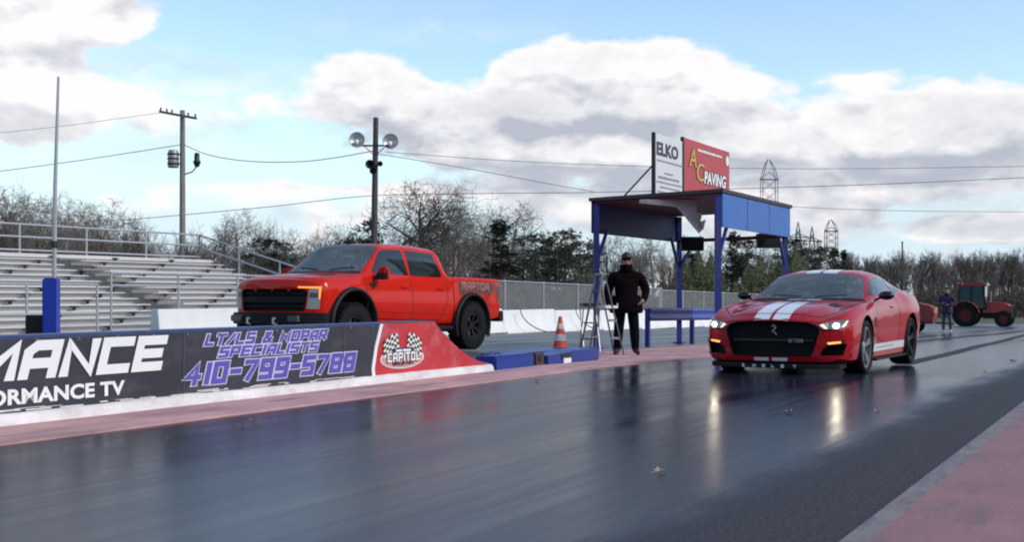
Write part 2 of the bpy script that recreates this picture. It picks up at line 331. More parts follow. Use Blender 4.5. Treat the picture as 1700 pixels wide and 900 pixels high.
# ---------------------------------------------------------------- ground, lanes, pads
def strip(name, v0, v1, u0, u1, z, m, skirt=0.0, nv=1):
    us = sorted(set([u0, u1] + [q for q in (16, 75) if u0 < q < u1])); V = []; Fc = []
    vs = [v0 + (v1 - v0) * i / nv for i in range(nv + 1)]; k = nv + 1
    for u in us: V += [(u, v, gz(u) + z) for v in vs]
    for i in range(len(us) - 1):
        for j in range(nv): a = i * k + j; Fc.append((a, a + k, a + k + 1, a + 1))
    if skirt:
        for j, nb in ((0, 1), (nv, -1)):
            o = len(V); V += [(u, vs[j], gz(u) + z - skirt) for u in us]
            Fc += [(i * k + j, o + i, o + i + 1, (i + 1) * k + j) for i in range(len(us) - 1)]
    b = MB(); b.add(V, Fc); o = b.build(name, m, smooth=0); o.rotation_euler.z = ANG
    return tag(o, kind='structure')
def asphalt(name, wet):
    m = bpy.data.materials.new(name); m.use_nodes = True; nt = m.node_tree; N = nt.nodes; L = nt.links; b = N['Principled BSDF']
    tc = N.new('ShaderNodeTexCoord')
    def noise(sc, st, det=5, ro=.6):
        mp = N.new('ShaderNodeMapping'); mp.inputs['Scale'].default_value = st; L.new(tc.outputs['Object'], mp.inputs[0])
        n = N.new('ShaderNodeTexNoise'); n.inputs['Scale'].default_value = sc; n.inputs['Detail'].default_value = det; n.inputs['Roughness'].default_value = ro
        L.new(mp.outputs[0], n.inputs['Vector']); return n.outputs[0]
    def mr(v, a, b_, c, d):
        n = N.new('ShaderNodeMapRange'); n.interpolation_type = 'SMOOTHSTEP'; L.new(v, n.inputs[0])
        for i, q in enumerate((a, b_, c, d)): n.inputs[i + 1].default_value = q
        return n.outputs[0]
    def mth(op, a, b_, clamp=False):
        n = N.new('ShaderNodeMath'); n.operation = op; n.use_clamp = clamp
        for i, q in enumerate((a, b_)):
            if isinstance(q, (int, float)): n.inputs[i].default_value = q
            else: L.new(q, n.inputs[i])
        return n.outputs[0]
    sep = N.new('ShaderNodeSeparateXYZ'); L.new(tc.outputs['Object'], sep.inputs[0])
    streak = noise(1.0, (0.10, 3.2, 1), 5, .62); streak2 = noise(1.0, (0.35, 9.0, 1), 4, .6); patchy = noise(0.55, (.6, 1, 1), 5, .6); fine = noise(90, (1, 1, 1), 4, .7)
    grit = noise(38, (1, 1, 1), 8, .85)
    if wet:
        edge = mth('ADD', sep.outputs[1], mth('MULTIPLY', mth('SUBTRACT', patchy, .5), 1.1))
        edge = mth('ADD', edge, mth('MULTIPLY', mth('SUBTRACT', grit, .5), .25))
        dry = mr(edge, 1.60, 2.2, 1.0, 0.0)                      # the worn coarse margin beside the right-hand pad
        rough = mth('ADD', mr(mth('ADD', mth('MULTIPLY', streak, .6), mth('MULTIPLY', streak2, .4)), .34, .68, WET_R0, WET_R1), mth('MULTIPLY', dry, .48))
        vv = mth('ADD', sep.outputs[1], mth('MULTIPLY', mth('SUBTRACT', noise(.5, (.12, 1, 1), 3), .5), .8))
        def groove(c, w):
            q = mth('DIVIDE', mth('SUBTRACT', vv, c), w); return mth('SUBTRACT', 1.0, mth('MULTIPLY', q, q), True)
        gro = mth('MULTIPLY', mth('ADD', mth('ADD', groove(3.75, .32), groove(5.62, .32)), mth('MULTIPLY', groove(6.55, .16), .8)), mr(streak2, .3, .6, .35, 1.0), True)
        rough = mth('SUBTRACT', rough, mth('MULTIPLY', gro, .07))
        L.new(rough, b.inputs['Roughness']); L.new(mth('SUBTRACT', mth('SUBTRACT', WET_SPEC, mth('MULTIPLY', gro, WET_SPEC * .45)), mth('MULTIPLY', dry, WET_SPEC * .6), True), b.inputs['Specular IOR Level'])
        cr = N.new('ShaderNodeMix'); cr.data_type = 'RGBA'; L.new(mr(streak, .3, .7, 0, 1), cr.inputs[0])
        cr.inputs[6].default_value = (.009, .012, .024, 1); cr.inputs[7].default_value = (.015, .019, .036, 1)
        c2 = N.new('ShaderNodeMix'); c2.data_type = 'RGBA'; L.new(mth('MULTIPLY', dry, mr(grit, .36, .66, .2, 1.0)), c2.inputs[0]); L.new(cr.outputs[2], c2.inputs[6]); c2.inputs[7].default_value = (.10, .094, .094, 1)
        L.new(c2.outputs[2], b.inputs['Base Color'])
        b.inputs['Specular IOR Level'].default_value = WET_SPEC; b.inputs['Specular Tint'].default_value = (.62, .73, 1.0, 1)
        matte = N.new('ShaderNodeBsdfPrincipled'); matte.inputs['Roughness'].default_value = .9; matte.inputs['Specular IOR Level'].default_value = 0.0
        L.new(c2.outputs[2], matte.inputs['Base Color'])                # worn, sticky rubber between the wet film
        mix = N.new('ShaderNodeMixShader'); cov = mth('ADD', mr(mth('ADD', sep.outputs[0], mth('MULTIPLY', patchy, 3.0)), 8.0, 26.0, .30, .02), mth('MULTIPLY', mth('SUBTRACT', streak2, .5), .12), True)
        L.new(cov, mix.inputs[0]); L.new(b.outputs[0], mix.inputs[1]); L.new(matte.outputs[0], mix.inputs[2])
        out_ = [q for q in N if q.type == 'OUTPUT_MATERIAL'][0]; L.new(mix.outputs[0], out_.inputs['Surface'])
        hgt = mth('ADD', mth('MULTIPLY', mth('ADD', fine, mth('MULTIPLY', grit, 1.2)), mth('ADD', mth('MULTIPLY', dry, .7), .05)), mth('MULTIPLY', streak2, .05))
        bp = N.new('ShaderNodeBump'); bp.inputs['Strength'].default_value = .6; bp.inputs['Distance'].default_value = .012
        L.new(hgt, bp.inputs['Height']); L.new(bp.outputs[0], b.inputs['Normal'])
    else:
        cr = N.new('ShaderNodeMix'); cr.data_type = 'RGBA'; L.new(mr(mth('ADD', mth('MULTIPLY', streak, .5), mth('MULTIPLY', patchy, .5)), .32, .66, 0, 1), cr.inputs[0])
        cr.inputs[6].default_value = (.05, .052, .056, 1); cr.inputs[7].default_value = (.13, .13, .132, 1)
        L.new(cr.outputs[2], b.inputs['Base Color'])
        L.new(mr(streak, .3, .7, .3, .6), b.inputs['Roughness'])
        bp = N.new('ShaderNodeBump'); bp.inputs['Strength'].default_value = .3; bp.inputs['Distance'].default_value = .01
        L.new(fine, bp.inputs['Height']); L.new(bp.outputs[0], b.inputs['Normal'])
    return m
WET_R0, WET_R1, WET_SPEC = .165, .26, .225
M_wet = asphalt('wet_asphalt', True); M_dry = asphalt('grey_asphalt', False)
M_grass = mat('winter_grass', (.085, .085, .05), .95, var=.45, vscale=.6, bump=.5, bscale=9)
M_pink = mat('worn_red_concrete', (.54, .30, .30), .75, var=.25, vscale=1.2, bump=.25, bscale=60, rvar=.15, dirt=((.22, .15, .15), .8, 1.6, (.35, 2.2, 1)))
M_pinkpad = mat('worn_red_pad', (.27, .13, .138), .7, var=.2, vscale=2.2, bump=.3, bscale=50, rvar=.15, dirt=((.15, .095, .105), .6, 3.5, (.4, 1.2, 1)))
M_edge = mat('grey_concrete_edge', (.20, .165, .172), .8, var=.2, vscale=5, bump=.3, bscale=60, dirt=((.10, .095, .10), .7, 6, (.6, 2, 1)))
g = MB(); us = [-400, 16, 75, 1600]; V = []; Fc = []
for u in us: V += [(u, -1500, gz(u) - .012), (u, 1500, gz(u) - .012)]
Fc = [(2 * i, 2 * i + 2, 2 * i + 3, 2 * i + 1) for i in range(3)]
g.add(V, Fc); gr = g.build('ground', M_grass, smooth=0); gr.rotation_euler.z = ANG; tag(gr, kind='structure')
strip('track_lane', 1.2, 7.1, -30, 70, 0.0, M_wet)
strip('concrete_edge', 1.09, 1.2, -30, 40, 0.012, M_edge, .02)
strip('red_pad', -2.6, 1.09, -30, 40, 0.008, M_pinkpad, .02)
strip('median_strip', 7.1, 9.6, -30, 36, 0.02, M_pink, .03)
strip('median_grey', 7.1, 9.6, 36, 70, 0.0, M_dry)
strip('far_lane', 9.6, 19.3, -30, 70, 0.0, M_dry)
strip('far_apron', 19.3, 31, -30, 29, 0.004, M_dry)
strip('paved_apron', -14, 1.03, 40, 80, 0.004, M_dry)
strip('paved_yard', 1.03, 19.3, 70, 80, 0.004, M_dry)
# curved rubber marks the coupe has laid behind its rear tyres
M_mark = mat('tyre_rubber_mark', (.018, .019, .026), .6, var=.4, vscale=5, spec=.12, stretch=(.3, 3, 1))
def mark(pts, w):
    b = MB(); V = []
    for i, p in enumerate(pts):
        a = pts[max(i - 1, 0)]; c = pts[min(i + 1, len(pts) - 1)]; d = Vector((c[0] - a[0], c[1] - a[1])).normalized(); n = Vector((-d.y, d.x))
        V += [(p[0] + n.x * w / 2, p[1] + n.y * w / 2, gz(p[0]) + .005), (p[0] - n.x * w / 2, p[1] - n.y * w / 2, gz(p[0]) + .005)]
    b.add(V, [(2 * i, 2 * i + 1, 2 * i + 3, 2 * i + 2) for i in range(len(pts) - 1)])
    o = b.build('tyre_mark', M_mark, smooth=0); o.rotation_euler.z = ANG; tag(o, kind='structure')
def curve(ks, n=24):
    out = []
    for i in range(n + 1):
        u = ks[0][0] + (ks[-1][0] - ks[0][0]) * i / n; j = max(k for k in range(len(ks) - 1) if ks[k][0] <= u + 1e-6); f = (u - ks[j][0]) / (ks[j + 1][0] - ks[j][0]); f = f * f * (3 - 2 * f); out.append((u, ks[j][1] + (ks[j + 1][1] - ks[j][1]) * f))
    return out
mark(curve([(19.6, 3.60), (23, 3.68), (33, 3.95), (48, 4.35), (62, 4.4)]), .27)
mark(curve([(19.6, 5.45), (27, 5.85), (36, 6.0), (48, 5.3), (62, 4.9)]), .24)
# unseen ridge added behind the camera to cut horizon light and darken reflections
rw = random.Random(21); b = MB(); V = []; n = 150; prof = ((0, 0), (.4, .35), (1.0, .7), (2.0, .9), (3.6, 1.0), (8, .95), (20, .3))
for i in range(n + 1):
    a = R(58) + R(250) * i / n; rad = 62 + 14 * math.sin(a * 3.1) + rw.uniform(-2, 2); hh = 11 + 2.5 * math.sin(a * 9) + rw.uniform(-1.6, 1.6)
    for q, f in prof: V.append(((rad + q + rw.uniform(-.6, .6)) * math.sin(a), (rad + q) * math.cos(a), -1.5 + (hh + 1.5) * f + rw.uniform(-.5, .5) * f))
k = len(prof); b.add(V, [(i * k + j, (i + 1) * k + j, (i + 1) * k + j + 1, i * k + j + 1) for i in range(n) for j in range(k - 1)])
tag(b.build('unseen_blocker_hill', mat('blocker_hill_slope', (.05, .045, .03), .95, var=.5, vscale=.5, bump=1.0, bscale=1.5, spec=.1), smooth=20), kind='structure')
# ---------------------------------------------------------------- median wall with its banner
M_conc = mat('white_painted_concrete', (.72, .71, .71), .7, var=.08, vscale=1.2, bump=.06, bscale=25)
M_kerb = mat('chipped_white_kerb', (.68, .64, .63), .75, var=.2, vscale=2, bump=.05, bscale=30, dirt=((.40, .30, .28), .35, 7, (.7, 1, 1.4)))
M_ban = mat('banner_charcoal', (.035, .036, .05), .42, var=.25, vscale=1.3, bump=.6, bscale=2.2, dirt=((.09, .09, .10), .5, 2.5, (.6, 1, 1.6)))
M_navy = mat('wall_navy_paint', (.035, .055, .16), .5, var=.3, vscale=4)
M_redp = mat('red_wall_paint', (.50, .03, .04), .45, var=.12, vscale=1.5, dirt=((.50, .16, .18), .6, 2.0, (1, 1, 1.5)))
M_white = mat('white_paint', (.8, .8, .8), .5)
M_lilac = mat('pale_lilac_print', (.62, .58, .76), .5)
M_purple = mat('purple_print', (.10, .085, .40), .5)
M_black = mat('black_paint', (.012, .012, .014), .5)
M_steel_w = mat('eyelet_brass', (.3, .28, .24), .4, .7)
M_inkblue = mat('ink_blue', (.03, .04, .16), .5)
VW = 8.05
wall = thing('median_wall', 'low charcoal and red advertising wall with white kerb between the two lanes', 'wall', T(0, VW, 0), ANG)
def wz(u):                                 # top of the wall: level, then a hollow ramp down to the kerb
    if u < 12.85: return .725
    t = min(1, (u - 12.85) / (14.27 - 12.85)); return .725 - (.725 - .135) * (1 - (1 - t) ** 1.7) 
def panel(u0, u1, y, z0=.115, n=1, lean=0.0):
    b = MB(); us = [u0 + (u1 - u0) * i / n for i in range(n + 1)]
    lo = [(u, z0) for u in us]; hi = [(u + (lean if i == 0 else 0), wz(u) - .03) for i, u in enumerate(us)][::-1]
    return b, lo + hi
b = MB(); us = [-14 + 26.85 * i / 30 for i in range(31)] + [12.85 + 1.42 * i / 14 for i in range(1, 15)]
outl = [(-14, 0)] + [(14.27, 0)] + [(u, wz(u)) for u in us[::-1]]
b.prism(outl, 0.02, .34, 'y'); b.build('wall_body', M_navy, wall, bevel=.012)
# kerb at the foot, with a broken, chipped upper edge
random.seed(5); b = MB(); n = 220; V = []
for i in range(n + 1):
    u = -14 + 28.27 * i / n; z = .112 + random.uniform(-.002, .002) + .003 * math.sin(u * 1.7); y0 = -.012 + random.uniform(-.002, .002)
    V += [(u, y0 - .05, 0), (u, y0 - .035, z - .03), (u, -.012, z), (u, .03, z)]
Fc = [(4 * i + j, 4 * i + 4 + j, 4 * i + 5 + j, 4 * i + 1 + j) for i in range(n) for j in range(3)]
b.add(V, Fc + [(0, 1, 2, 3), (4 * n + 3, 4 * n + 2, 4 * n + 1, 4 * n)]); b.build('kerb', M_kerb, wall, smooth=50)
b = MB(); b.prism([(-13.9, .10), (11.5, .10), (11.5, .2), (11.56, .45), (11.66, .70), (-13.9, .70)], .012, .03, 'y'); banner = b.build('banner', M_ban, wall)
b = MB(); top = [(12.85 + 1.42 * i / 14, wz(12.85 + 1.42 * i / 14) - .012) for i in range(0, 14)]
b.prism([(11.5, .10), (14.2, .10), (14.2, .125)] + top[::-1] + [(11.66, .713), (11.56, .45), (11.5, .2)], .008, .03, 'y'); redp = b.build('red_panel', M_redp, wall)
b = MB(); ln = [(11.5, .1), (11.485, .2), (11.55, .45), (11.66, .71)]
b.prism(ln + [(p[0] + .06, p[1]) for p in ln[::-1]], .003, .012, 'y'); b.build('divider_stripe', M_white, wall)
def on_wall(bm_, u, z, y, L=None, cur=None, name='lettering', m=None, parent=None):
    s = 1.0 if L is None else L / cur
    place_bm(bm_, Matrix(((s, 0, 0, u), (0, 0, 1, y), (0, 1, 0, z), (0, 0, 0, 1))))
    return obj(name, bm_, m, parent or banner, smooth=0)
def wtext(t, u0, u1, z, h, w, y, outline=0.0, m=M_white, mo=M_lilac, wid=1.0, gap=.34, shear=.22, nm='lettering'):
    _, cur = strokes_bm(t, h, w, wid, gap, shear); _.free(); L = u1 - u0
    if outline:
        bo, _c = strokes_bm(t, h, w + 2 * outline, wid, gap, shear); on_wall(bo, u0, z, y, L, cur, nm + '_outline', mo)
    bb, _c = strokes_bm(t, h, w, wid, gap, shear); on_wall(bb, u0, z, y - .004, L, cur, nm, m)
# headline, cut by the left edge of the photograph
_, cur = strokes_bm('PERFORMANCE', .235, .07, 1.5, .46, .26); _.free()
wtext('PERFORMANCE', 8.19 - .02 - 11 * .402, 8.19 + .06, .405, .235, .084, .006, 0, wid=1.5, gap=.46, shear=.26, nm='headline_lettering')
b = text_bm('PERFORMANCE TV', .165, .006, 0.0, 'RIGHT', 1.02); on_wall(b, 0, 0, 0, name='x', m=M_white)  # placed below
_o = bpy.data.objects['x']; _o.name = 'subtitle_lettering'; _o.data.transform(Matrix.Diagonal((1.32, 1, 1, 1))); _o.location = (7.71, .006, .18)
wtext('LT/LS & MOPAR', 8.74, 10.66, .575, .088, .026, .007, .009, M_purple, M_lilac, 1.1, .42, .3)
wtext('SPECIALISTS', 8.93, 10.5, .452, .082, .025, .007, .009, M_purple, M_lilac, 1.1, .42, .3)
wtext('410-799-5788', 8.47, 11.2, .215, .165, .05, .007, .011, M_purple, M_lilac, 1.0, .42, .22, 'phone_lettering')
# seams between the vinyl lengths, with eyelets
for u in (3.3, 5.9, 8.45, 10.95):
    b = MB(); b.box((u, .009, .40), (.012, .006, .60)); b.build('banner_seam', mat('seam_grey', (.07, .07, .085), .5), banner, smooth=0)
for i in range(18):
    u = 4.2 + .43 * i; b = MB(); b.lathe([(.008, .004), (.016, .004), (.016, .012), (.008, .012)], 10, 'y', (u, 0, .682), closed=True); b.build('eyelet', M_steel_w, banner)
# faded strip of print and peeling paint along the foot of the banner
random.seed(9); b = MB()
for i in range(60):
    u = random.uniform(5, 11.4); l = random.uniform(.04, .3); b.box((u, .010, .118 + random.uniform(0, .022)), (l, .008, random.uniform(.004, .012)))
b.build('peeled_paint', M_kerb, banner, smooth=0)
# the crest: two chequered flags over an oval plate
crest_y = .002; cu_, cz_ = 12.13, .30
b = MB(); b.prism([(cu_ + .47 * math.cos(t), cz_ - .01 + .125 * math.sin(t)) for t in (2 * math.pi * k / 40 for k in range(40))], crest_y, .012, 'y'); crest = b.build('crest', [mat('crest_cream', (.72, .66, .64), .5)], redp)
b = MB(); b.prism([(cu_ + .44 * math.cos(t), cz_ - .01 + .112 * math.sin(t)) for t in (2 * math.pi * k / 40 for k in range(40))], crest_y - .003, .0, 'y')
b.build('crest_field', mat('crest_pink', (.55, .3, .3), .5), crest)
for sgn in (-1, 1):
    w = MB(); k = MB(); nx, nz = 6, 6
    for i in range(nx):
        for j in range(nz):
            def P(a, c):
                a_, c_ = a / nx, c / nz
                x = sgn * (.07 + .34 * a_ + .05 * c_ * (1 - a_)) ; z = .055 + .20 * c_ + .06 * a_ * (1 - a_) * 4 * .5 - .06 * a_ + .012 * math.sin(a_ * 7)
                z += .03 * (1 - a_)
                return (cu_ + x, crest_y - .006, cz_ + z)
            q = [P(i, j), P(i + 1, j), P(i + 1, j + 1), P(i, j + 1)]
            (w if (i + j) % 2 else k).add(q, [(0, 1, 2, 3)])
    w.build('flag_white', mat('flag_white_print', (.74, .74, .68), .5), crest, smooth=0); k.build('flag_black', M_black, crest, smooth=0)
b = MB(); b.box((cu_ - .01, crest_y - .009, cz_ + .085), (.40, .003, .06)); b.build('crest_plate', M_inkblue, crest, smooth=0)
b = MB()
for x, w_ in ((-.1, .13), (.07, .17)): b.box((cu_ + x, crest_y - .012, cz_ + .085), (w_, .003, .026))
b.build('crest_plate_print', M_white, crest, smooth=0)
bo, cur = strokes_bm('CAPITOL', .085, .042, 1.25, .5, 0); on_wall(bo, cu_ - .33, cz_ - .035, crest_y - .013, .72, cur, 'crest_lettering_outline', M_black, crest)
bo, cur = strokes_bm('CAPITOL', .085, .026, 1.25, .5, 0); on_wall(bo, cu_ - .33, cz_ - .035, crest_y - .016, .72, cur, 'crest_lettering', M_white, crest)
bo, cur = strokes_bm('RACEWAY', .026, .009, 1.25, .6, 0); on_wall(bo, cu_ - .22, cz_ - .085, crest_y - .016, .46, cur, 'crest_lettering', M_black, crest)

# ---------------------------------------------------------------- start line equipment on the median
M_blue = mat('royal_blue_paint', (.014, .038, .24), .4, var=.15, vscale=6)
M_steel = mat('dull_aluminium', (.45, .45, .46), .4, .7)
M_grey = mat('grey_metal', (.28, .28, .29), .5, .5)
M_dark = mat('dark_plastic', (.015, .015, .017), .45)
t = thing('timing_box', 'long low blue steel box at the end of the red wall', 'box', T(14.36, 8.02), ANG)
b = MB(); b.box((.58, .17, .1), (1.15, .34, .2)); b.build('housing', M_blue, t, bevel=.02)
b = MB(); b.box((.58, .17, .205), (1.05, .26, .012)); b.build('lid', M_blue, t, bevel=.004)
b = MB(); b.tube([(.3, .17, .212), (.3, .17, .235), (.42, .17, .235), (.42, .17, .212)], .008, 6); b.build('handle', M_dark, t)
t = thing('sensor_box', 'small rusty dark sensor box between the two blue boxes', 'box', T(15.62, 8.05), ANG)
b = MB(); b.box((.14, .12, .1), (.27, .24, .2)); b.build('housing', mat('rusty_dark_steel', (.05, .03, .028), .7, var=.5, vscale=14), t, bevel=.01)
b = MB(); b.lathe([(0, -.01), (.05, -.01), (.05, 0), (0, 0)], 14, 'y', (.14, -.001, .12)); b.build('lens', M_dark, t)
t = thing('timing_box', 'blue steel box with black opening and white reflector beside the ladder', 'box', T(15.95, 8.02), ANG)
b = MB(); b.prism([(0, 0), (1.85, 0), (1.85, .19), (.9, .19), (.8, .17), (0, .15)], 0, .42, 'y'); b.build('housing', M_blue, t, bevel=.015)
b = MB(); b.box((.62, -.003, .115), (.34, .012, .09)); b.build('opening', M_dark, t)
b = MB(); b.box((.64, -.012, .045), (.26, .016, .085)); b.build('reflector', M_white, t, bevel=.004)
t = thing('blue_mat', 'flat blue ramp plate lying behind the orange cone', 'ramp', T(17.4, 9.3), ANG)
b = MB(); b.prism([(0, .02), (3.2, .02), (3.2, .09), (2.9, .11), (.3, .11), (0, .09)], 0, .7, 'y'); b.build('plate', M_blue, t, bevel=.01)
b = MB(); b.box((1.6, -.008, .06), (2.6, .014, .03)); b.build('edge_strip', mat('navy_rubber', (.02, .03, .12), .6), t)
# traffic cone
M_cone = mat('cone_orange_red', (.78, .085, .035), .5, var=.1, vscale=8); M_cw = mat('reflective_white', (.72, .62, .62), .45)
t = thing('traffic_cone', 'orange traffic cone with two white reflective bands standing on the median', 'cone', T(19.9, 9.75, gz(19.9) + .02), ANG)
b = MB(); b.box((0, 0, .02), (.38, .38, .04)); b.build('base', M_cone, t, bevel=.012)
def cr(z): return .15 - .12 * (z - .04) / .64
b = MB(); b.lathe([(0.0, .04)] + [(cr(z), z) for z in (.04, .2, .4, .6, .68)] + [(.02, .69), (0, .69)], 24); b.build('body', M_cone, t, smooth=60)
for z0, z1 in ((.24, .36), (.46, .56)):
    b = MB(); b.lathe([(cr(z0) + .003, z0), (cr(z1) + .003, z1), (cr(z1) - .002, z1), (cr(z0) - .002, z0)], 24, closed=True); b.build('reflective_band', M_cw, t, smooth=60)
# step ladder
M_lad = mat('worn_ladder_alloy', (.15, .15, .16), .5, .4)
t = thing('step_ladder', 'aluminium step ladder with white tool tray standing in front of the man', 'ladder', T(19.75, 8.9, gz(19.75) + .02), R(-68))
H = 1.45
for s in (-1, 1):
    b = MB(); b.beam((s * .20, -.30, 0), (s * .13, .0, H), .022, .05); b.build('rail', M_lad, t, bevel=.004)
    b = MB(); b.beam((s * .19, .40, 0), (s * .13, .06, H - .06), .02, .035); b.build('rear_leg', M_lad, t, bevel=.004)
    b = MB(); b.box((s * .205, -.305, .015), (.05, .1, .03)); b.build('rubber_foot', M_dark, t)
for k in range(1, 5):
    f = k / 5; b = MB(); b.box((0, -.30 * (1 - f), H * f), (.37 - .13 * f, .08, .022)); b.build('step', M_lad, t, bevel=.005)
b = MB(); b.box((0, .03, H), (.26, .14, .04)); b.build('top_cap', M_grey, t, bevel=.01)
b = MB(); b.box((-.12, .24, .86), (.30, .26, .05)); b.box((-.12, .36, .9), (.30, .02, .06)); b.build('tool_tray', M_white, t, bevel=.006)
for z in (.3, .62):
    b = MB(); b.beam((-.18, .40 - .34 * z / 1.4, z), (.18, .40 - .34 * z / 1.4, z), .02, .04); b.build('rear_brace', M_white, t)
# folding stool behind the post
t = thing('folding_stool', 'tall folding stool with black seat beside the blue corner post', 'stool', gd(979, 23.6), R(10))
for s in (-1, 1):
    for a, c in ((-.2, .17), (.2, -.17)):
        b = MB(); b.tube([(s * .16, a, 0), (s * .16, c, .9)], .013, 8); b.build('leg', M_steel, t)
b = MB(); b.box((0, 0, .93), (.36, .4, .07)); b.build('seat', M_dark, t, bevel=.02)
b = MB(); b.tube([(-.16, -.12, .3), (.16, -.12, .3)], .011, 8); b.build('foot_rest', M_steel, t)
# ---------------------------------------------------------------- starter's shelter with signs on its roof
M_bluep = mat('shelter_blue_post', (.022, .032, .22), .45, var=.15, vscale=5, dirt=((.06, .05, .07), .7, 3, (1, 1, .6)))
M_bluef = mat('shelter_blue_fascia', (.035, .13, .45), .5, var=.1, vscale=2, dirt=((.05, .11, .28), .6, 1.6, (1, 1, .4)))
M_maroon = mat('shelter_maroon_soffit', (.08, .014, .018), .6, var=.2, vscale=3)
M_roof = mat('shelter_roof_edge', (.05, .03, .04), .6)
shelter = thing('starter_shelter', 'blue flat roofed shelter of posts and fascia boards on the median', 'shelter', (0, 0, 0))
A = (22.16, 7.5); B = (26.8, 7.5); Cc = (27.9, 10.43); D = (23.0, 10.43)     # near right, far right, far left, near left corners as (u, v)
ZR, ZF = 3.03, 2.37
def W(p, z): return T(p[0], p[1], z)
for p in (A, B, Cc, D):
    b = MB(); b.beam(T(p[0], p[1], gz(p[0])), W(p, ZR - .07), .12, .12); b.build('post', M_bluep, shelter, bevel=.008)
    b = MB(); c = T(p[0], p[1], gz(p[0]) + .03); b.box(c, (.24, .24, .03), ANG); b.build('base_plate', M_bluep, shelter)
def off(p, q, n): # push a roof edge outward
    d = (Vector(q) - Vector(p)).normalized(); return Vector((d.y, -d.x)) * n
poly = [W(p, 0) for p in ((A[0] - .12, A[1] - .14), (B[0] + .12, B[1] - .14), (Cc[0] + .12, Cc[1] + .12), (D[0] - .12, D[1] + .12))]
b = MB(); b.prism([(p.x, p.y) for p in poly], ZR - .02, ZR + .05); b.build('roof', M_roof, shelter)
b = MB(); b.prism([(p.x, p.y) for p in [W(q, 0) for q in ((A[0] - .06, A[1] - .07), (B[0], B[1]), Cc, (D[0] - .06, D[1]))]], ZR - .06, ZR - .025); b.build('soffit', M_maroon, shelter)
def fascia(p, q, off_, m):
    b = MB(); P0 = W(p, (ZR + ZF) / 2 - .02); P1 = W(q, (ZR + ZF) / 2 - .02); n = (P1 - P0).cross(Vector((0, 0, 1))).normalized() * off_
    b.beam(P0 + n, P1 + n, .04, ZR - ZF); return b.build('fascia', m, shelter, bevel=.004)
fascia((A[0] - .03, A[1]), (B[0] + .06, B[1]), .085, M_bluef); fascia((D[0] - .03, D[1]), (Cc[0] + .06, Cc[1]), -.085, mat('shaded_fascia_inside', (.014, .018, .10), .6, var=.15, vscale=2))  # left board's inner face: its shade is put into a darker blue
for f in (.33, .66):                       # sheet joints and bolt heads on the bright fascia
    p = W((A[0] + (B[0] - A[0]) * f, A[1] - .108), (ZR + ZF) / 2 - .02); b = MB(); b.box(p, (.012, .004, ZR - ZF - .02), ANG); b.build('fascia_joint', mat('joint_blue', (.015, .05, .2), .6), shelter, smooth=0)
for f in (.02, .31, .35, .64, .68, .98):
    for z in (ZR - .1, ZF + .06):
        p = W((A[0] + (B[0] - A[0]) * f, A[1] - .108), z); b = MB(); b.ball(p, .016, 8, 5); b.build('bolt_head', M_grey, shelter)
def strut(p, q, dz=.62, along=.55):
    a = W(p, ZF - dz); d = (W(q, 0) - W(p, 0)).normalized(); e = W(p, ZF + .05) + d * along
    b = MB(); b.beam(a + d * .04, e, .06, .06); b.build('brace', M_bluep, shelter, bevel=.004)
for p, q in ((A, B), (B, A), (Cc, D), (D, Cc), (Cc, B)): strut(p, q)
b = MB(); b.beam(W(B, ZF + .0) , W(Cc, ZF + .0), .08, .08); b.build('tie_beam', M_roof, shelter)
# torn sheet of soffit hanging down
V = []; n = 12; mth_ = 4
for i in range(n + 1):
    s = i / n
    base = at(1062 + 94 * s, 327 + 1.0 * s, 23.9 + .4 * s)
    drop = .07 + .12 * s + .6 * max(0, s - .6) ** 1.1 * 2.2
    for j in range(mth_ + 1):
        f = j / mth_; V.append(base + Vector((.10 * f * s + .05 * math.sin(5 * s) * f, .10 * f * (1 - s), -drop * f - .05)))
b = MB(); b.add(V, [(i * (mth_ + 1) + j, (i + 1) * (mth_ + 1) + j, (i + 1) * (mth_ + 1) + j + 1, i * (mth_ + 1) + j + 1) for i in range(n) for j in range(mth_)])
bm_ = b.bm(); thick(bm_, .012, Vector((0, 1, .2))); o = obj('torn_soffit_sheet', bm_, mat('faded_grey_sheet', (.75, .73, .70), .6, var=.2, vscale=6), shelter, smooth=60)
b = MB(); V = []
for i, (x, y) in enumerate(((1150, 352), (1166, 354), (1163, 368), (1172, 364), (1168, 380), (1160, 388), (1153, 378), (1155, 364))): V.append(at(x, y, 24.3 + .08 * (i % 3)))
b.add(V, [tuple(range(8))]); bm_ = b.bm(); bmesh.ops.triangulate(bm_, faces=bm_.faces); thick(bm_, .012, Vector((0, 1, 0))); obj('torn_soffit_flap', bm_, MATS['faded_grey_sheet'], shelter, smooth=0)
# black display boxes hung below the far beam
for (x, y, d, lab) in ((1149, 405, 28.9, 'black display box hanging beside the torn white sheet'), (1275, 400, 28.2, 'black display box hanging under the bright blue fascia')):
    t = thing('display_box', lab, 'display', at(x, y, d), R(4), group='black boxes hanging in the shelter')
    b = MB(); b.box((0, 0, 0), (.55, .16, .34)); b.build('housing', M_dark, t, bevel=.015)
    b = MB(); b.box((0, -.085, 0), (.47, .012, .26)); b.build('screen', mat('dark_screen', (.006, .006, .008), .15), t)
    for s in (-.2, .2):
        b = MB(); b.beam((s, 0, .16), (s, 0, .22), .02, .02); b.build('hanger', M_grey, t)
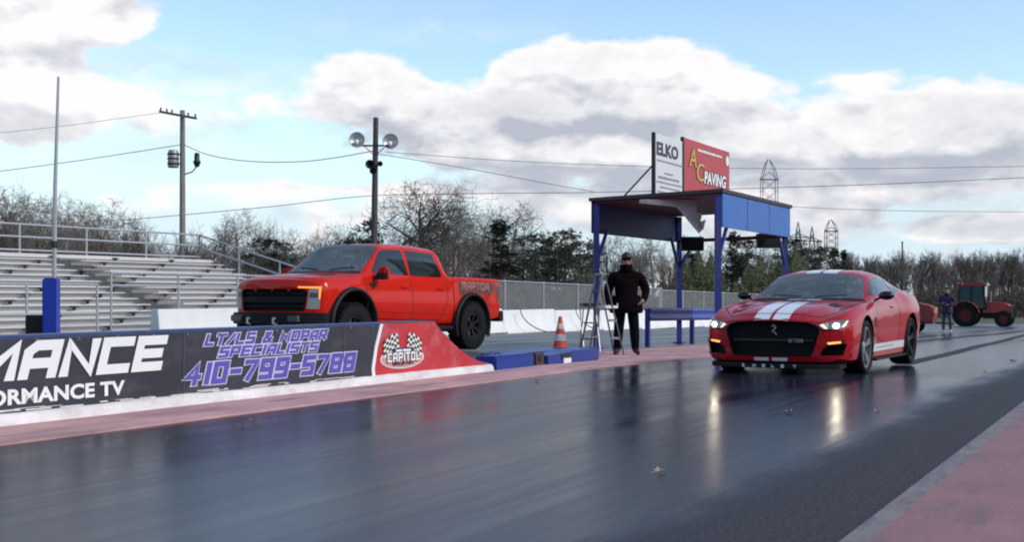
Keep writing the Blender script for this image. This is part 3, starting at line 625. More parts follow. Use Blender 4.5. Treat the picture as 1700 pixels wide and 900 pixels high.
# blue guard rail
t = thing('guard_rail', 'blue steel guard rail behind the man along the median', 'guard rail', T(25.35, 10.2), ANG)
zf = lambda x: gz(25.35 + x) - gz(25.35)
for x0, x1, m in ((0, 2.72, mat('guard_blue_shaded', (.012, .014, .11), .5, var=.2, vscale=4)), (2.75, 6.2, mat('guard_blue', (.03, .06, .28), .45, var=.2, vscale=4))):  # the shadow on the first length is painted in as darker blue
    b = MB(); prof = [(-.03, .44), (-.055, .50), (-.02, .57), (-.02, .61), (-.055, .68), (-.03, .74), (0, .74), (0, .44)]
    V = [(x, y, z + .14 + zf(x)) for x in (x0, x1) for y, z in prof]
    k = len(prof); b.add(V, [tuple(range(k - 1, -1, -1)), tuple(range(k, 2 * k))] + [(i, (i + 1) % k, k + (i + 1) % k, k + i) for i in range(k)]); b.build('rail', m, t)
for x in (.08, 3.0, 6.1):
    b = MB(); b.box((x, .06, .43 + zf(x)), (.1, .1, .86)); b.build('post', M_bluep, t, bevel=.005)
# the two sign boards stand on the roof
VS = 9.1
def board(name, lab, u0, u1, z0, z1, m, frame=M_dark):
    t = thing(name, lab, 'sign', T(u0, VS, z0), ANG, group='sign boards on the shelter roof')
    b = MB(); b.box(((u1 - u0) / 2, .02, (z1 - z0) / 2), (u1 - u0 - .02, .03, z1 - z0)); t_p = b.build('panel', m, t)
    b = MB(); b.box((.0, .03, (z1 - z0) / 2), (.06, .07, z1 - z0 + .02)); b.build('edge_post', frame, t)
    for x in (.3, u1 - u0 - .1):
        b = MB(); b.tube([(x, .05, (z1 - z0) * .6), (x + .1, .9, .0)], .018, 6); b.build('stay', M_dark, t)
    return t, t_p
def on_board(bm_, x, z, y, m, par, sx=1.0, name='lettering'):
    place_bm(bm_, Matrix(((sx, 0, 0, x), (0, 0, 1, y), (0, 1, 0, z), (0, 0, 0, 1)))); return obj(name, bm_, m, par, smooth=0)
M_sgn = mat('white_sign_panel', (.62, .62, .64), .5, var=.06, vscale=2); M_ink = mat('dark_sign_ink', (.03, .03, .05), .5); M_ink2 = mat('grey_sign_ink', (.25, .25, .3), .5)
t, p = board('sign_board', 'white sign board lettered ELKO with lines of small print on the roof', 22.95, 24.55, 3.08, 4.36, M_sgn)
on_board(text_bm('ELKO', .36, .014), .08, .86, -.004, M_ink, p, 1.42)
for z, a, c in ((.74, .12, 1.5), (.50, .55, .95), (.4, .2, 1.42), (.3, .1, 1.5), (.2, .3, 1.3), (.1, .15, 1.4)):
    b = MB(); random.seed(int(z * 100)); x = a
    while x < c:
        l = random.uniform(.04, .16); b.box((x + l / 2, -.002, z), (l, .006, .045 if .35 < z < .45 else .03)); x += l + .035
    b.build('small_print', M_ink2, p, smooth=0)
M_rs = mat('red_sign_panel', (.42, .028, .032), .45, var=.08, vscale=2); M_yel = mat('yellow_sign_paint', (.62, .38, .03), .5)
t, p = board('sign_board', 'red sign board lettered AC PAVING standing right of the white one', 24.62, 27.75, 3.08, 4.46, M_rs)
def outlined(s, size, x, z, m, mo, sx, bold=.012):
    on_board(text_bm(s, size, bold + .02, .1), x, z, -.003, mo, p, sx, 'lettering_outline'); on_board(text_bm(s, size, bold, .1), x, z, -.007, m, p, sx)
outlined('A', .58, .34, .80, M_yel, M_ink, 1.2, .003); outlined('C', .58, .76, .52, M_yel, M_ink, 1.3, .003)
outlined('PAVING', .38, 1.3, .5, M_white, M_ink, 1.12)
for z, a, c, hh in ((1.2, .9, 2.5, .05), (.33, 1.6, 2.6, .04)):
    b = MB(); random.seed(int(z * 100)); x = a
    while x < c:
        l = random.uniform(.08, .2); b.box((x + l / 2, -.002, z), (l, .006, hh)); x += l + .04
    b.build('small_print', M_white, p, smooth=0)
b = MB(); b.lathe([(0, -.006), (.12, -.006), (.12, 0), (0, 0)], 20, 'y', (2.95, 0, 1.15)); b.build('round_badge', MATS['flag_white_print'], p)
b = MB(); x = .7
for l in (.2, .2, .2, .1, .2, .2, .2, .1, .2, .2, .2, .2): 
    if l > .1: b.box((x + l / 2, -.002, .1), (l * .7, .006, .2))
    x += l
b.build('phone_print', M_white, p, smooth=0)
# ---------------------------------------------------------------- concrete barrier, chain link fence, bleachers
def v_at(x, v):                            # depth where photograph column x crosses the line v
    return v / (.4756 - .8797 * (x - 850) / F)
seg = MB(); prof = [(-.3, 0), (-.3, .08), (-.16, .3), (-.1, .81), (.1, .81), (.16, .3), (.3, .08), (.3, 0)]
def barrier_seg():
    b = MB(); b.prism([(y, z) for y, z in prof], 0, 3.96, 'x'); return b.bm()
proto = obj('barrier_segment', barrier_seg(), M_conc, bevel=.01)
M_joint = M_grey
u = 19.95; i = 0; place_names = {0: 'white concrete barrier segment at the bleachers end of its row'}
while u < 66:
    o = proto if i == 0 else proto.copy()
    if i: COL.objects.link(o)
    o.location = T(u, 19.9); o.rotation_euler = (0, -math.atan(gz(u) - gz(u + 1)) if u > 16 else 0, ANG)
    o.rotation_euler = Matrix.Rotation(ANG, 3, 'Z').to_euler()
    o.location.z -= .03
    tag(o, 'white painted concrete barrier segment along the far edge of the far lane', 'barrier', 'white concrete barrier segments')
    u += 4.0; i += 1
proto['label'] = 'white concrete barrier segment in front of the bleachers, first of its row'
# cables running down the barrier
for k, x in enumerate((866, 958)):
    d = v_at(x, 19.5); p = at(x, 518, d); u0, v0 = UV(p.x, p.y)
    pts = []
    for j in range(9):
        s = j / 8; pts.append(T(u0 + .9 * s * s, 19.55 - .06 * s - (.5 * s * s), gz(u0) + .8 * (1 - s) ** 1.2 + .02))
    b = MB(); b.tube(pts, .018, 6); o = b.build('cable', M_dark); tag(o, ('black cable hanging down the white barrier right behind the pickup', 'black cable hanging down the white barrier near the blue post')[k], 'cable', 'cables on the barrier')
# chain link
def chain_mat():
    m = bpy.data.materials.new('chain_link'); m.use_nodes = True; nt = m.node_tree; N = nt.nodes; L = nt.links; b = N['Principled BSDF']
    b.inputs['Base Color'].default_value = (.30, .30, .31, 1); b.inputs['Metallic'].default_value = .3; b.inputs['Roughness'].default_value = .5
    tc = N.new('ShaderNodeTexCoord'); sep = N.new('ShaderNodeSeparateXYZ'); L.new(tc.outputs['Object'], sep.inputs[0])
    outs = []
    for sg in (1, -1):
        a = N.new('ShaderNodeMath'); a.operation = 'MULTIPLY_ADD'; L.new(sep.outputs[2], a.inputs[0]); a.inputs[1].default_value = sg; L.new(sep.outputs[0], a.inputs[2])
        w = N.new('ShaderNodeMath'); w.operation = 'PINGPONG'; L.new(a.outputs[0], w.inputs[0]); w.inputs[1].default_value = .04
        l = N.new('ShaderNodeMath'); l.operation = 'LESS_THAN'; L.new(w.outputs[0], l.inputs[0]); l.inputs[1].default_value = .0095; outs.append(l.outputs[0])
    mx = N.new('ShaderNodeMath'); mx.operation = 'MAXIMUM'; L.new(outs[0], mx.inputs[0]); L.new(outs[1], mx.inputs[1]); L.new(mx.outputs[0], b.inputs['Alpha'])
    return m
M_chain = chain_mat()
def fence(lab, u0, u1, v, h, step=3.0, group=None):
    t = thing('chain_link_fence', lab, 'fence', T(u0, v), ANG, group)
    n = max(1, round((u1 - u0) / step)); zz = lambda x: gz(u0 + x) - gz(u0)
    for i in range(n + 1):
        x = (u1 - u0) * i / n; b = MB(); b.tube([(x, 0, zz(x)), (x, 0, zz(x) + h + .05)], .035, 8); b.build('post', M_steel, t)
    b = MB(); b.tube([((u1 - u0) * i / n, 0, zz((u1 - u0) * i / n) + h) for i in range(n + 1)], .025, 8); b.build('top_rail', M_steel, t)
    b = MB(); V = []
    for i in range(n + 1): x = (u1 - u0) * i / n; V += [(x, .02, zz(x) + .05), (x, .02, zz(x) + h)]
    b.add(V, [(2 * i, 2 * i + 2, 2 * i + 3, 2 * i + 1) for i in range(n)]); b.build('mesh_panel', M_chain, t, smooth=0)
    return t
fence('grey chain link fence behind the white barrier and the pickup', 28.6, 53, 20.7, 1.82)
fence('lower chain link fence with green bushes behind it beyond the shelter', 53.3, 78, 20.9, 1.75)
# bleachers
M_alu = mat('bleacher_aluminium', (.56, .545, .535), .5, .0, var=.14, vscale=1.5, stretch=(.25, 4, 4)); M_alu2 = mat('bleacher_riser', (.60, .585, .575), .6, .0, var=.15, vscale=1.2, stretch=(.3, 2, 3))
M_gal = mat('galvanised_pipe', (.40, .40, .41), .45, .4)
bl = thing('bleachers', 'silver aluminium bleachers with guard rails along the far lane', 'bleachers', T(0, 0, 0), ANG)
BU0, BU1, BV, NR = 4.0, 30.0, 21.3, 14
AIS = 23.6
zb = gz(22) 
RUN, RISE = .455, .153
def row(k): return BV + RUN * k, zb + .26 + RISE * k
for k in range(NR):
    v, z = row(k)
    m_ = MB(); m_.box(((BU0 + BU1) / 2, v + .155, z + .0), (BU1 - BU0, .13, .04)); m_.build('seat_plank', M_alu, bl, bevel=.006)
    m_ = MB(); m_.box(((BU0 + BU1) / 2, v + .23, z - .075), (BU1 - BU0, .02, .16)); m_.build('riser', M_alu2, bl, smooth=0)
    m_ = MB(); m_.box(((BU0 + BU1) / 2, v - .10, z - .15), (BU1 - BU0, .60, .02)); m_.build('foot_board', M_alu, bl, smooth=0)
    x = 15.0 + (k * .83) % 2.3
    while x < BU1:
        m_ = MB(); m_.prism([(x - .11, z - .02), (x - .11, z - .045), (x - .03, z - .045), (x - .03, z - .12), (x + .03, z - .12), (x + .03, z - .045), (x + .11, z - .045), (x + .11, z - .02)], v + .05, v + .11, 'y'); m_.build('seat_bracket', M_dark, bl, smooth=0); x += 2.3
for k in range(0, NR - 1, 1):                # half steps up the aisle with dark nosings
    v, z = row(k); m_ = MB(); m_.box((AIS, v + .03, z + .045), (.95, .34, .03)); m_.box((AIS, v - .15, z + .03), (.95, .03, .055)); m_.build('aisle_step', [mat('aisle_nosing', (.20, .19, .185), .6)], bl, smooth=0)
def rail(name, pts, r=.028): b = MB(); b.tube(pts, r, 8); return b.build(name, M_gal, bl)
vt = BV + RUN * NR + .25; zt = zb + .26 + RISE * NR - .10
m_ = MB(); m_.box(((BU0 + BU1) / 2, vt - .3, zt - .1), (BU1 - BU0, .62, .05)); m_.build('top_walkway', M_alu, bl, smooth=0)
for dz in (.08, .45, .80): rail('top_rail', [(BU0, vt, zt + dz), (BU1, vt, zt + dz)])
n = 11
for i in range(n + 1):
    x = BU0 + (BU1 - BU0) * i / n; rail('rail_post', [(x, vt, zb), (x, vt, zt + .82)])
for dz in (.40, .80): rail('side_rail', [(BU1, vt, zt + dz), (BU1, BV - .1, zb + .45 + dz)])
for i in range(5):
    s = i / 4; v = vt + (BV - .1 - vt) * s; z0 = zt + (zb + .45 - zt) * s; rail('rail_post', [(BU1, v, zb), (BU1, v, z0 + .8)])
vf = BV - .75
for (x0, x1, zs, st) in ((BU0, 18.9, (1.36, .72), 1.9), (19.3, 27.6, (1.62, 1.34, .62), 2.05)):
    for z in zs: rail('front_rail', [(x0, vf, zb + z), (x1, vf, zb + z)], .024)
    nn = max(1, round((x1 - x0) / st))
    for i in range(nn + 1): x = x0 + (x1 - x0) * i / nn; rail('rail_post', [(x, vf, zb - .05), (x, vf, zb + zs[0])], .026)
m_ = MB()
for i in range(9):
    x = BU0 + .3 + (BU1 - BU0 - .6) * i / 8
    m_.beam((x, BV + .2, zb), (x, vt, zt - .3), .06, .1); m_.beam((x, vt - .1, zb), (x, vt - .1, zt - .15), .06, .06); m_.beam((x, BV, zb + .05), (x, vt, zb + .05), .06, .06)
    m_.build('support_frame', M_gal, bl, smooth=0); m_ = MB()
# blue padded mast
t = thing('padded_mast', 'tall thin grey mast with a blue padded base in front of the bleachers', 'mast', gd(87, 21.6), R(0))
b = MB(); b.box((-.02, 0, .68), (.25, .25, 1.36)); b.build('pad', mat('blue_vinyl_pad', (.012, .035, .33), .4, var=.12, vscale=5), t, bevel=.03)
b = MB(); b.tube([(0, .05, 0), (.03, .05, 3.0), (.09, .05, 4.98)], [.045, .035, .022], 10); b.build('pole', M_gal, t)
b = MB(); b.lathe([(.06, 1.9), (.06, 2.02), (.03, 2.02), (.03, 1.9)], 10, c=(.015, .05, 0), closed=True); b.build('collar', M_dark, t)
t = thing('speaker_box', 'small black box standing left of the blue padded mast', 'box', gd(60, 21.9), R(4))
b = MB(); b.box((0, 0, .36), (.30, .28, .66)); b.build('housing', M_dark, t, bevel=.015)
b = MB(); b.box((0, -.145, .36), (.24, .01, .56)); b.build('grille', mat('black_cloth', (.01, .01, .01), .8), t)
# ---------------------------------------------------------------- poles, wires, pylons
M_wood = mat('weathered_pole', (.20, .185, .17), .85, var=.25, vscale=5, stretch=(4, 4, .4)); M_wood2 = mat('dark_pole', (.055, .052, .05), .8, var=.3, vscale=5, stretch=(4, 4, .4))
dp = 58.0; s = dp / F
base = gd(303, dp); base.z = gz(75)
t = thing('utility_pole', 'weathered wooden utility pole with crossarm and transformer behind the bleachers', 'utility pole', base)
ztop = HC + (490 - 183) * s - base.z
b = MB(); b.tube([(0, 0, 0), (0, 0, ztop)], [.17, .12], 12); b.build('pole', M_wood, t)
b = MB(); b.beam((-1.25, .5, ztop + .02), (.80, -.5, ztop - .46), .1, .12); ca = b.build('crossarm', M_wood, t)
for f in (.03, .2, .34, .78, .97):
    p = Vector((-1.25, .5, ztop + .08)).lerp(Vector((.80, -.5, ztop - .40)), f); b = MB(); b.lathe([(0, 0), (.05, 0), (.03, .05), (.05, .08), (.02, .16), (0, .16)], 8, c=p); b.build('insulator', M_dark, ca)
zc = HC + (490 - 264) * s - base.z
b = MB(); b.lathe([(0, -.42), (.24, -.42), (.26, -.36), (.26, .3), (.2, .42), (0, .42)], 14, c=(-.42, -.1, zc)); tr = b.build('transformer', M_grey, t)
for dz in (-.22, .22): b = MB(); b.beam((-.22, -.06, zc + dz), (-.06, -.02, zc + dz), .10, .06); b.build('hanger_bracket', M_dark, t)
for dz in (-.25, 0, .22): b = MB(); b.lathe([(.27, -.04), (.29, 0), (.27, .04)], 14, c=(-.42, -.1, zc + dz)); b.build('cooling_band', M_dark, tr)
b = MB(); b.tube([(.05, 0, zc - .75), (.5, -.1, zc - .62), (.72, -.1, zc - .35)], .035, 8); b.build('bracket_arm', M_grey, t)
b = MB(); b.lathe([(0, -.35), (.1, -.33), (.19, -.1), (.13, 0), (.13, .28), (.08, .34), (0, .34)], 12, c=(.72, -.1, zc - .05)); b.build('lamp_head', M_dark, t)
d2 = 52.0; s2 = d2 / F; base2 = gd(619, d2); base2.z = gz(70)
t = thing('floodlight_pole', 'dark pole with two round dish floodlights behind the pickup', 'light pole', base2)
ztop = HC + (490 - 195) * s2 - base2.z
b = MB(); b.tube([(0, 0, 0), (.13, 0, ztop)], [.17, .11], 12); b.build('pole', M_wood2, t)
za = HC + (490 - 242) * s2 - base2.z
b = MB(); b.beam((-.52, -.1, za), (.80, -.1, za), .07, .07); b.build('crossarm', M_dark, t)
M_dish = mat('dish_aluminium', (.5, .5, .5), .35, .6)
for sx, nm in ((-.66, 'floodlight'), (.80, 'floodlight')):
    c0 = Vector((sx + (.0 if sx < 0 else -.02), -.2, za + (.24 if sx < 0 else .17)))
    b = MB(); prof = [(0, .16), (.12, .15), (.25, .08), (.33, -.02), (.345, -.02), (.26, .10), (.12, .18), (0, .19)]; b.lathe(prof, 20, 'y', c0); fl = b.build('floodlight', [M_dish], t, smooth=50)
    b = MB(); b.ball(c0 + Vector((-.02, -.0, -.1)), (.1, .1, .12), 12, 8); b.build('bulb', mat('frosted_bulb', (.75, .75, .75), .3), fl)
for sx in (-1, 1): b = MB(); b.tube([(.1, -.1, za - .45), (sx * .45 + .1, -.1, za - .03)], .02, 6); b.build('arm_brace', M_dark, t)
for (dx, dy, rr) in ((-.2, -.82, .2), (-.06, -1.1, .16), (.24, -.8, .12)):
    b = MB(); q = Vector((.1 + dx, -.1, za + dy)); b.lathe([(.0, .16), (.06, .16), (.08, 0), (rr, -.16), (rr - .02, -.16), (.05, 0)], 12, 'y', q); b.build('horn_speaker', M_dark, t)
def wire(lab, pts, d0, d1, r=.016):
    P = []
    for k in range(len(pts)):
        f = k / (len(pts) - 1); P.append(at(pts[k][0], pts[k][1], d0 + (d1 - d0) * f))
    Q = []                                # smooth sagging curve through the points
    for k in range(len(P) - 1):
        a, b_, c, e = P[max(k - 1, 0)], P[k], P[k + 1], P[min(k + 2, len(P) - 1)]
        for j in range(6):
            q = j / 6; Q.append(.5 * ((2 * b_) + (c - a) * q + (2 * a - 5 * b_ + 4 * c - e) * q * q + (-a + 3 * b_ - 3 * c + e) * q ** 3))
    Q.append(P[-1]); b = MB(); b.tube(Q, r * .8, 5); o = b.build('overhead_wire', M_dark); tag(o, lab, 'wire', 'overhead wires')
wire('dark wire entering from the left edge to the middle of the wooden pole', [(-120, 298), (0, 284), (140, 265), (301, 240)], 52, 57.8, .022)
wire('sagging wire slung between the wooden pole and the floodlight pole', [(305, 240), (350, 258), (420, 268), (500, 268), (560, 261), (621, 250)], 57.8, 51.8, .024)
wire('wire falling from the floodlight pole towards the shelter roof', [(625, 255), (700, 267), (800, 284), (900, 303), (985, 318)], 51.8, 60, .018)
wire('low wire passing both poles close above the trees', [(200, 366), (300, 357), (450, 343), (615, 325), (800, 321), (1000, 319), (1300, 311), (1500, 304), (1760, 292)], 62, 70, .022)
wire('faint high wire crossing behind the two sign boards', [(640, 252), (850, 267), (1070, 276), (1300, 280), (1500, 279), (1760, 275)], 90, 110, .026)
wire('thin wire from the left edge to the crossarm of the wooden pole', [(-100, 226), (0, 220), (120, 207), (264, 187)], 54, 57.5, .012)
wire('lowest wire right of the shelter roof', [(1100, 330), (1310, 343), (1500, 350), (1760, 352)], 80, 86, .02)
M_lat = mat('pylon_steel', (.16, .16, .17), .6, .3)
def pylon(lab, x, ytop, d, wid, arched=True):
    base = at(x, 490, d); base.z = -2; h = HC + (490 - ytop) * d / F + 2
    t = thing('pylon', lab, 'pylon', base, R(14), group='lattice pylons')
    r = .0014 * d / 4; w = wid
    def wd(z): 
        f = z / h
        return w * (1.0 if arched else 1.25 - 1.15 * f)
    zs = [h * f for f in ((0, .12, .24, .36, .48, .6, .7, .78, .86) if arched else (0, .14, .28, .42, .55, .67, .78, .9))]
    for sx in (-1, 1):
        for sy in (-1, 1):
            b = MB(); P = [(sx * wd(z) / 2, sy * wd(z) / 6, z) for z in zs] + ([(sx * w * .32, sy * w / 8, h * .94), (0 if arched and sx > 0 else -.1 * w, 0, h)] if arched else [(0, 0, h)])
            b.tube(P, r, 4); b.build('tower_leg', M_lat, t, smooth=0)
    for i in range(len(zs) - 1):
        z0, z1 = zs[i], zs[i + 1]; a, c = wd(z0) / 2, wd(z1) / 2
        b = MB()
        for sy in (-1, 1):
            b.tube([(-a, sy * a / 3, z0), (c, sy * c / 3, z1)], r * .6, 3); b.tube([(a, sy * a / 3, z0), (-c, sy * c / 3, z1)], r * .6, 3)
        b.build('lattice_brace', M_lat, t, smooth=0)
    for f in ((.62, .86) if arched else (.62, .8)):
        b = MB(); k = 0.62 if arched else 1.0; q = w * k if arched else w * .8
        b.tube([(-q, 0, h * f), (q, 0, h * f)], r * 1.5, 4); b.tube([(-q, 0, h * f), (0, 0, h * f + .05 * h), (q, 0, h * f)], r, 4); b.build('crossarm', M_lat, t, smooth=0)
pylon('tallest lattice pylon just right of the red sign', 1277, 264, 400, 5.4)
pylon('smaller arched lattice pylon above the trees right of the shelter', 1380, 365, 620, 6.4)
pylon('faint tapering pylon close to the right end of the shelter roof', 1325, 368, 800, 10, False)
pylon('faint tapering pylon between the two arched pylons', 1348, 376, 900, 10, False)
t = thing('flag_pole', 'thin bare pole standing in front of the woods right of the coupe', 'pole', gd(1498, 95))
b = MB(); b.tube([(0, 0, -.2), (0, 0, 5.9)], [.075, .06], 8); b.build('pole', M_wood2, t)
b = MB(); b.ball((0, 0, 5.95), .08, 8, 6); b.build('cap', M_wood2, t)
# ---------------------------------------------------------------- trees and brush
M_bark = mat('bare_bark', (.085, .07, .06), .9, var=.3, vscale=3); M_barkp = mat('pale_bark', (.19, .165, .145), .9, var=.3, vscale=3)
M_twig = mat('bare_twigs', (.082, .064, .054), .9, var=.3, vscale=2); M_twigp = mat('pale_twigs', (.15, .128, .115), .9, var=.3, vscale=2)
M_need = mat('dark_needles', (.022, .032, .018), .85, var=.5, vscale=1.5); M_needb = mat('dull_olive_needles', (.05, .052, .03), .85, var=.5, vscale=1.2)
def bare_meshes(seed, h, spread, nl=(8, 5, 4, 4), twig=.013, up=.35):
    rnd = random.Random(seed); TR = MB(); CR = MB()
    def rv(a): return Vector((rnd.uniform(-a, a), rnd.uniform(-a, a), rnd.uniform(-a, a)))
    def grow(p, d, L, r, lvl):
        n = (6, 4, 3, 2, 2)[lvl]; pts = [p]; rs = [r]
        for i in range(n):
            d = (d + rv((.07, .16, .22, .3, .35)[lvl]) + Vector((0, 0, up * (.25 if lvl else .1)))).normalized(); p = p + d * (L / n); pts.append(p)
            rs.append(max(twig * .7, r * (1 - (i + 1) / n * (.55 if lvl == 0 else .8))))
        (TR if lvl < 2 else CR).tube(pts, rs, 6 if lvl == 0 else (4 if lvl == 1 else 3), caps=False)
        if lvl >= len(nl): return
        for k in range(nl[lvl]):
            f = (rnd.uniform(.3, 1.0) if lvl == 0 else rnd.uniform(.15, 1.0)); j = min(n - 1, int(f * n)); q = pts[j].lerp(pts[j + 1], f * n - j) if f < 1 else pts[-1]
            dd = (pts[j + 1] - pts[j]).normalized(); a = dd.orthogonal().normalized(); a.rotate(Matrix.Rotation(rnd.uniform(0, 6.283), 3, dd))
            nd = (dd * (1.0 - spread * .5) + a * spread * rnd.uniform(.6, 1.2)).normalized()
            grow(q, nd, L * rnd.uniform(.42, .68) * (1.15 - .45 * f if lvl == 0 else 1), max(twig, rs[j] * .55), lvl + 1)
    grow(Vector((0, 0, -.2)), Vector((0, 0, 1)), h * .62, h * .022, 0)
    zmax = max(v[2] for v in CR.v) ; k = h / zmax
    for m in (TR, CR): m.v = [(x * k, y * k, z * k) for x, y, z in m.v]
    return TR, CR
PROT = []
def tree_proto(name, lab, builder, mt, mc):
    t = thing(name, lab, 'tree'); a, c = builder
    a.build('trunk', mt, t, smooth=80); c.build('crown', mc, t, smooth=0)
    ch = kids(t); return [t, ch, False]
def put(pr, loc, sc, rz, lab, group):
    t, ch, used = pr
    if not used:
        pr[2] = True; o = t; o.location = loc; o.rotation_euler.z = rz; o.scale = sc if isinstance(sc, tuple) else (sc,) * 3; o['label'] = lab
    else: o = copy_tree(t, None, loc, rz, lab, sc, ch)
    o['group'] = group
    return o
bt = [tree_proto('bare_tree', 'x', bare_meshes(11 + i, 10, (.75, .6, .9, .7)[i], (9, 6, 5, 4), .011, .14), (M_bark, M_bark, M_barkp, M_bark)[i], (M_twig, M_twig, M_twigp, M_twig)[i]) for i in range(4)]
ft = [tree_proto('bare_tree', 'x', bare_meshes(41 + i, 10, .5, (9, 5, 4, 3), .02, .6), (M_bark, M_barkp, M_bark)[i], (M_twig, M_twigp, M_twig)[i]) for i in range(3)]
def evergreen(seed, h, w, kind):
    rnd = random.Random(seed); TR = MB(); CR = MB(); TR.tube([(0, 0, -.2), (0.05, 0, h * .5), (0, 0, h * .96)], [.02 * h, .013 * h, .01], 6)
    for i in range(46 if kind else 60):
        f = rnd.uniform(.1, 1.0); z = h * f
        rad = w * (1 - f) ** .8 * rnd.uniform(.55, 1.1) + .15 if kind == 0 else w * (.35 + .65 * math.sin(math.pi * min(1, f * .9 + .1))) * rnd.uniform(.4, 1.1)
        t = rnd.uniform(0, 6.283); tip = Vector((math.cos(t) * rad, math.sin(t) * rad, z + rad * rnd.uniform(-.25, .25))); c0 = Vector((0, 0, z - rad * .15))
        TR.tube([c0, tip], [.03, .012], 3, caps=False)
        for k in range(36):
            g = rnd.random() ** .6; c = c0.lerp(tip, g) + Vector((rnd.gauss(0, .2), rnd.gauss(0, .2), rnd.gauss(0, .13))) * (.6 + w * .22)
            s = rnd.uniform(.06, .16); a = Vector((rnd.gauss(0, 1), rnd.gauss(0, 1), rnd.gauss(0, .6))).normalized(); b_ = a.orthogonal().normalized()
            CR.add([c - a * s * 1.6, c + b_ * s * .5, c + a * s * 1.6, c - b_ * s * .5], [(0, 1, 2, 3)])
    return TR, CR
ev = [tree_proto('pine_tree', 'x', evergreen(71 + i, 8, (1.9, 2.3, 2.6)[i], (0, 1, 1)[i]), M_bark, (M_need, M_needb, M_need)[i]) for i in range(3)]
rnd = random.Random(4)
def place(kind, pr, x, ytop, d, lab, group, wk=1.0, h0=10.0):
    p = gd(x, d); H_ = HC + (490 - ytop) * d / F - p.z
    s = H_ / h0; return put(pr, p, (s * wk, s * wk, s), rnd.uniform(0, 6.28), lab, group)
G1 = 'bare trees behind the bleachers'; G2 = 'bare trees behind the pickup'; G3 = 'bare woods on the right'; G4 = 'evergreens in the tree line'
L1 = 'bare leafless tree in the row behind the bleacher guard rail'
for x, y, d in ((-50, 318, 64), (8, 288, 66), (44, 292, 72), (78, 310, 80), (28, 296, 78), (112, 324, 70), (140, 327, 76), (172, 330, 68), (205, 342, 78), (238, 352, 72), (268, 372, 82), (20, 330, 58), (100, 350, 56), (190, 362, 58), (150, 348, 90), (295, 382, 74), (60, 345, 60), (128, 352, 62), (225, 372, 60)):
    place('b', bt[rnd.randrange(4)], x, y, d, L1, G1, rnd.uniform(.85, 1.15))
L2 = 'bare leafless tree in the gap between the bleachers and the pickup roof'
for x, y, d in ((350, 372, 96), (372, 352, 88), (398, 344, 84), (425, 352, 92), (452, 360, 98), (478, 378, 100), (505, 388, 104), (528, 366, 96), (552, 362, 108), (580, 356, 112), (600, 372, 104), (340, 392, 80), (415, 376, 76), (540, 385, 84)):
    place('b', bt[rnd.choice((0, 1, 2, 2))], x, y, d, L2, G2, rnd.uniform(.8, 1.1))
big = tree_proto('bare_tree', 'x', bare_meshes(97, 10, 1.0, (13, 7, 5, 4), .011, .25), M_bark, M_twig)
place('b', big, 703, 292, 82, 'tallest bare tree right of the floodlight pole above the pickup roof', G2, 1.15)
place('b', bt[0], 672, 326, 90, 'bare tree between the floodlight pole and the tallest bare tree', G2, 1.0)
L3 = 'bare tree right of the tallest one, above the pickup bed'
for x, y, d in ((742, 322, 96), (768, 338, 100), (795, 334, 104), (822, 332, 98), (845, 336, 108), (752, 352, 80)): place('b', bt[rnd.choice((0, 2, 2, 3))], x, y, d, L3, G2, rnd.uniform(.9, 1.15))
L4 = 'small bare tree in the thicket behind the shelter'
for x, y, d in ((880, 392, 110), (905, 380, 118), (1012, 372, 120), (1035, 384, 112), (1060, 378, 124), (1085, 388, 110), (1110, 398, 116), (1145, 388, 122), (1170, 400, 118), (1205, 392, 124), (1262, 396, 116), (1315, 404, 122)): place('b', bt[rnd.randrange(4)], x, y, d, L4, G2, rnd.uniform(.8, 1.1))
place('e', ev[0], 832, 366, 70, 'dark green conical evergreen right of the pickup cab', G4, 1.35, 8)
place('e', ev[2], 612, 366, 76, 'dark loose pine at the foot of the floodlight pole', G4, 1.1, 8)
place('e', ev[1], 588, 386, 80, 'low olive pine left of the floodlight pole', G4, 1.2, 8)
place('e', ev[2], 440, 396, 78, 'dark round evergreen between the bleachers and the pickup windscreen', G4, 1.5, 8)
place('e', ev[2], 470, 402, 80, 'dark low evergreen just left of the pickup windscreen', G4, 1.5, 8)
L5 = 'dull olive evergreen in the dark clump left of the shelter'
for k, (x, y, d) in enumerate(((868, 394, 86), (888, 388, 90), (912, 384, 88), (938, 382, 84), (962, 390, 92), (985, 396, 88), (925, 402, 70))): place('e', ev[rnd.choice((1, 2))], x, y, d, L5, G4, rnd.uniform(.95, 1.35), 8)
L6 = 'dark evergreen seen through or beside the right half of the shelter'
for x, y, d in ((1150, 412, 90), (1218, 386, 96), (1240, 398, 92), (1300, 400, 98), (1318, 396, 100), (1340, 402, 102), (1362, 400, 98), (1385, 412, 104), (1402, 416, 106)): place('e', ev[rnd.choice((0, 1, 2))], x, y, d, L6, G4, rnd.uniform(.9, 1.3), 8)
L7 = 'bare slender tree in the long woods behind the red tractor'
for i in range(95):
    x = 1380 + 4.1 * i + rnd.uniform(-6, 6); d = rnd.uniform(120, 175)
    place('f', ft[rnd.randrange(3)], x, 417 + rnd.uniform(-9, 16) + (8 if x < 1480 else 0), d, L7, G3, rnd.uniform(.7, 1.1))
L8 = 'far bare tree low on the horizon behind the nearer trees'
for i in range(38):
    x = 330 + 27.5 * i + rnd.uniform(-8, 8); d = rnd.uniform(130, 190); place('f', ft[rnd.randrange(3)], x, 408 + rnd.uniform(-12, 14), d, L8, 'far bare trees', rnd.uniform(1.0, 1.5))
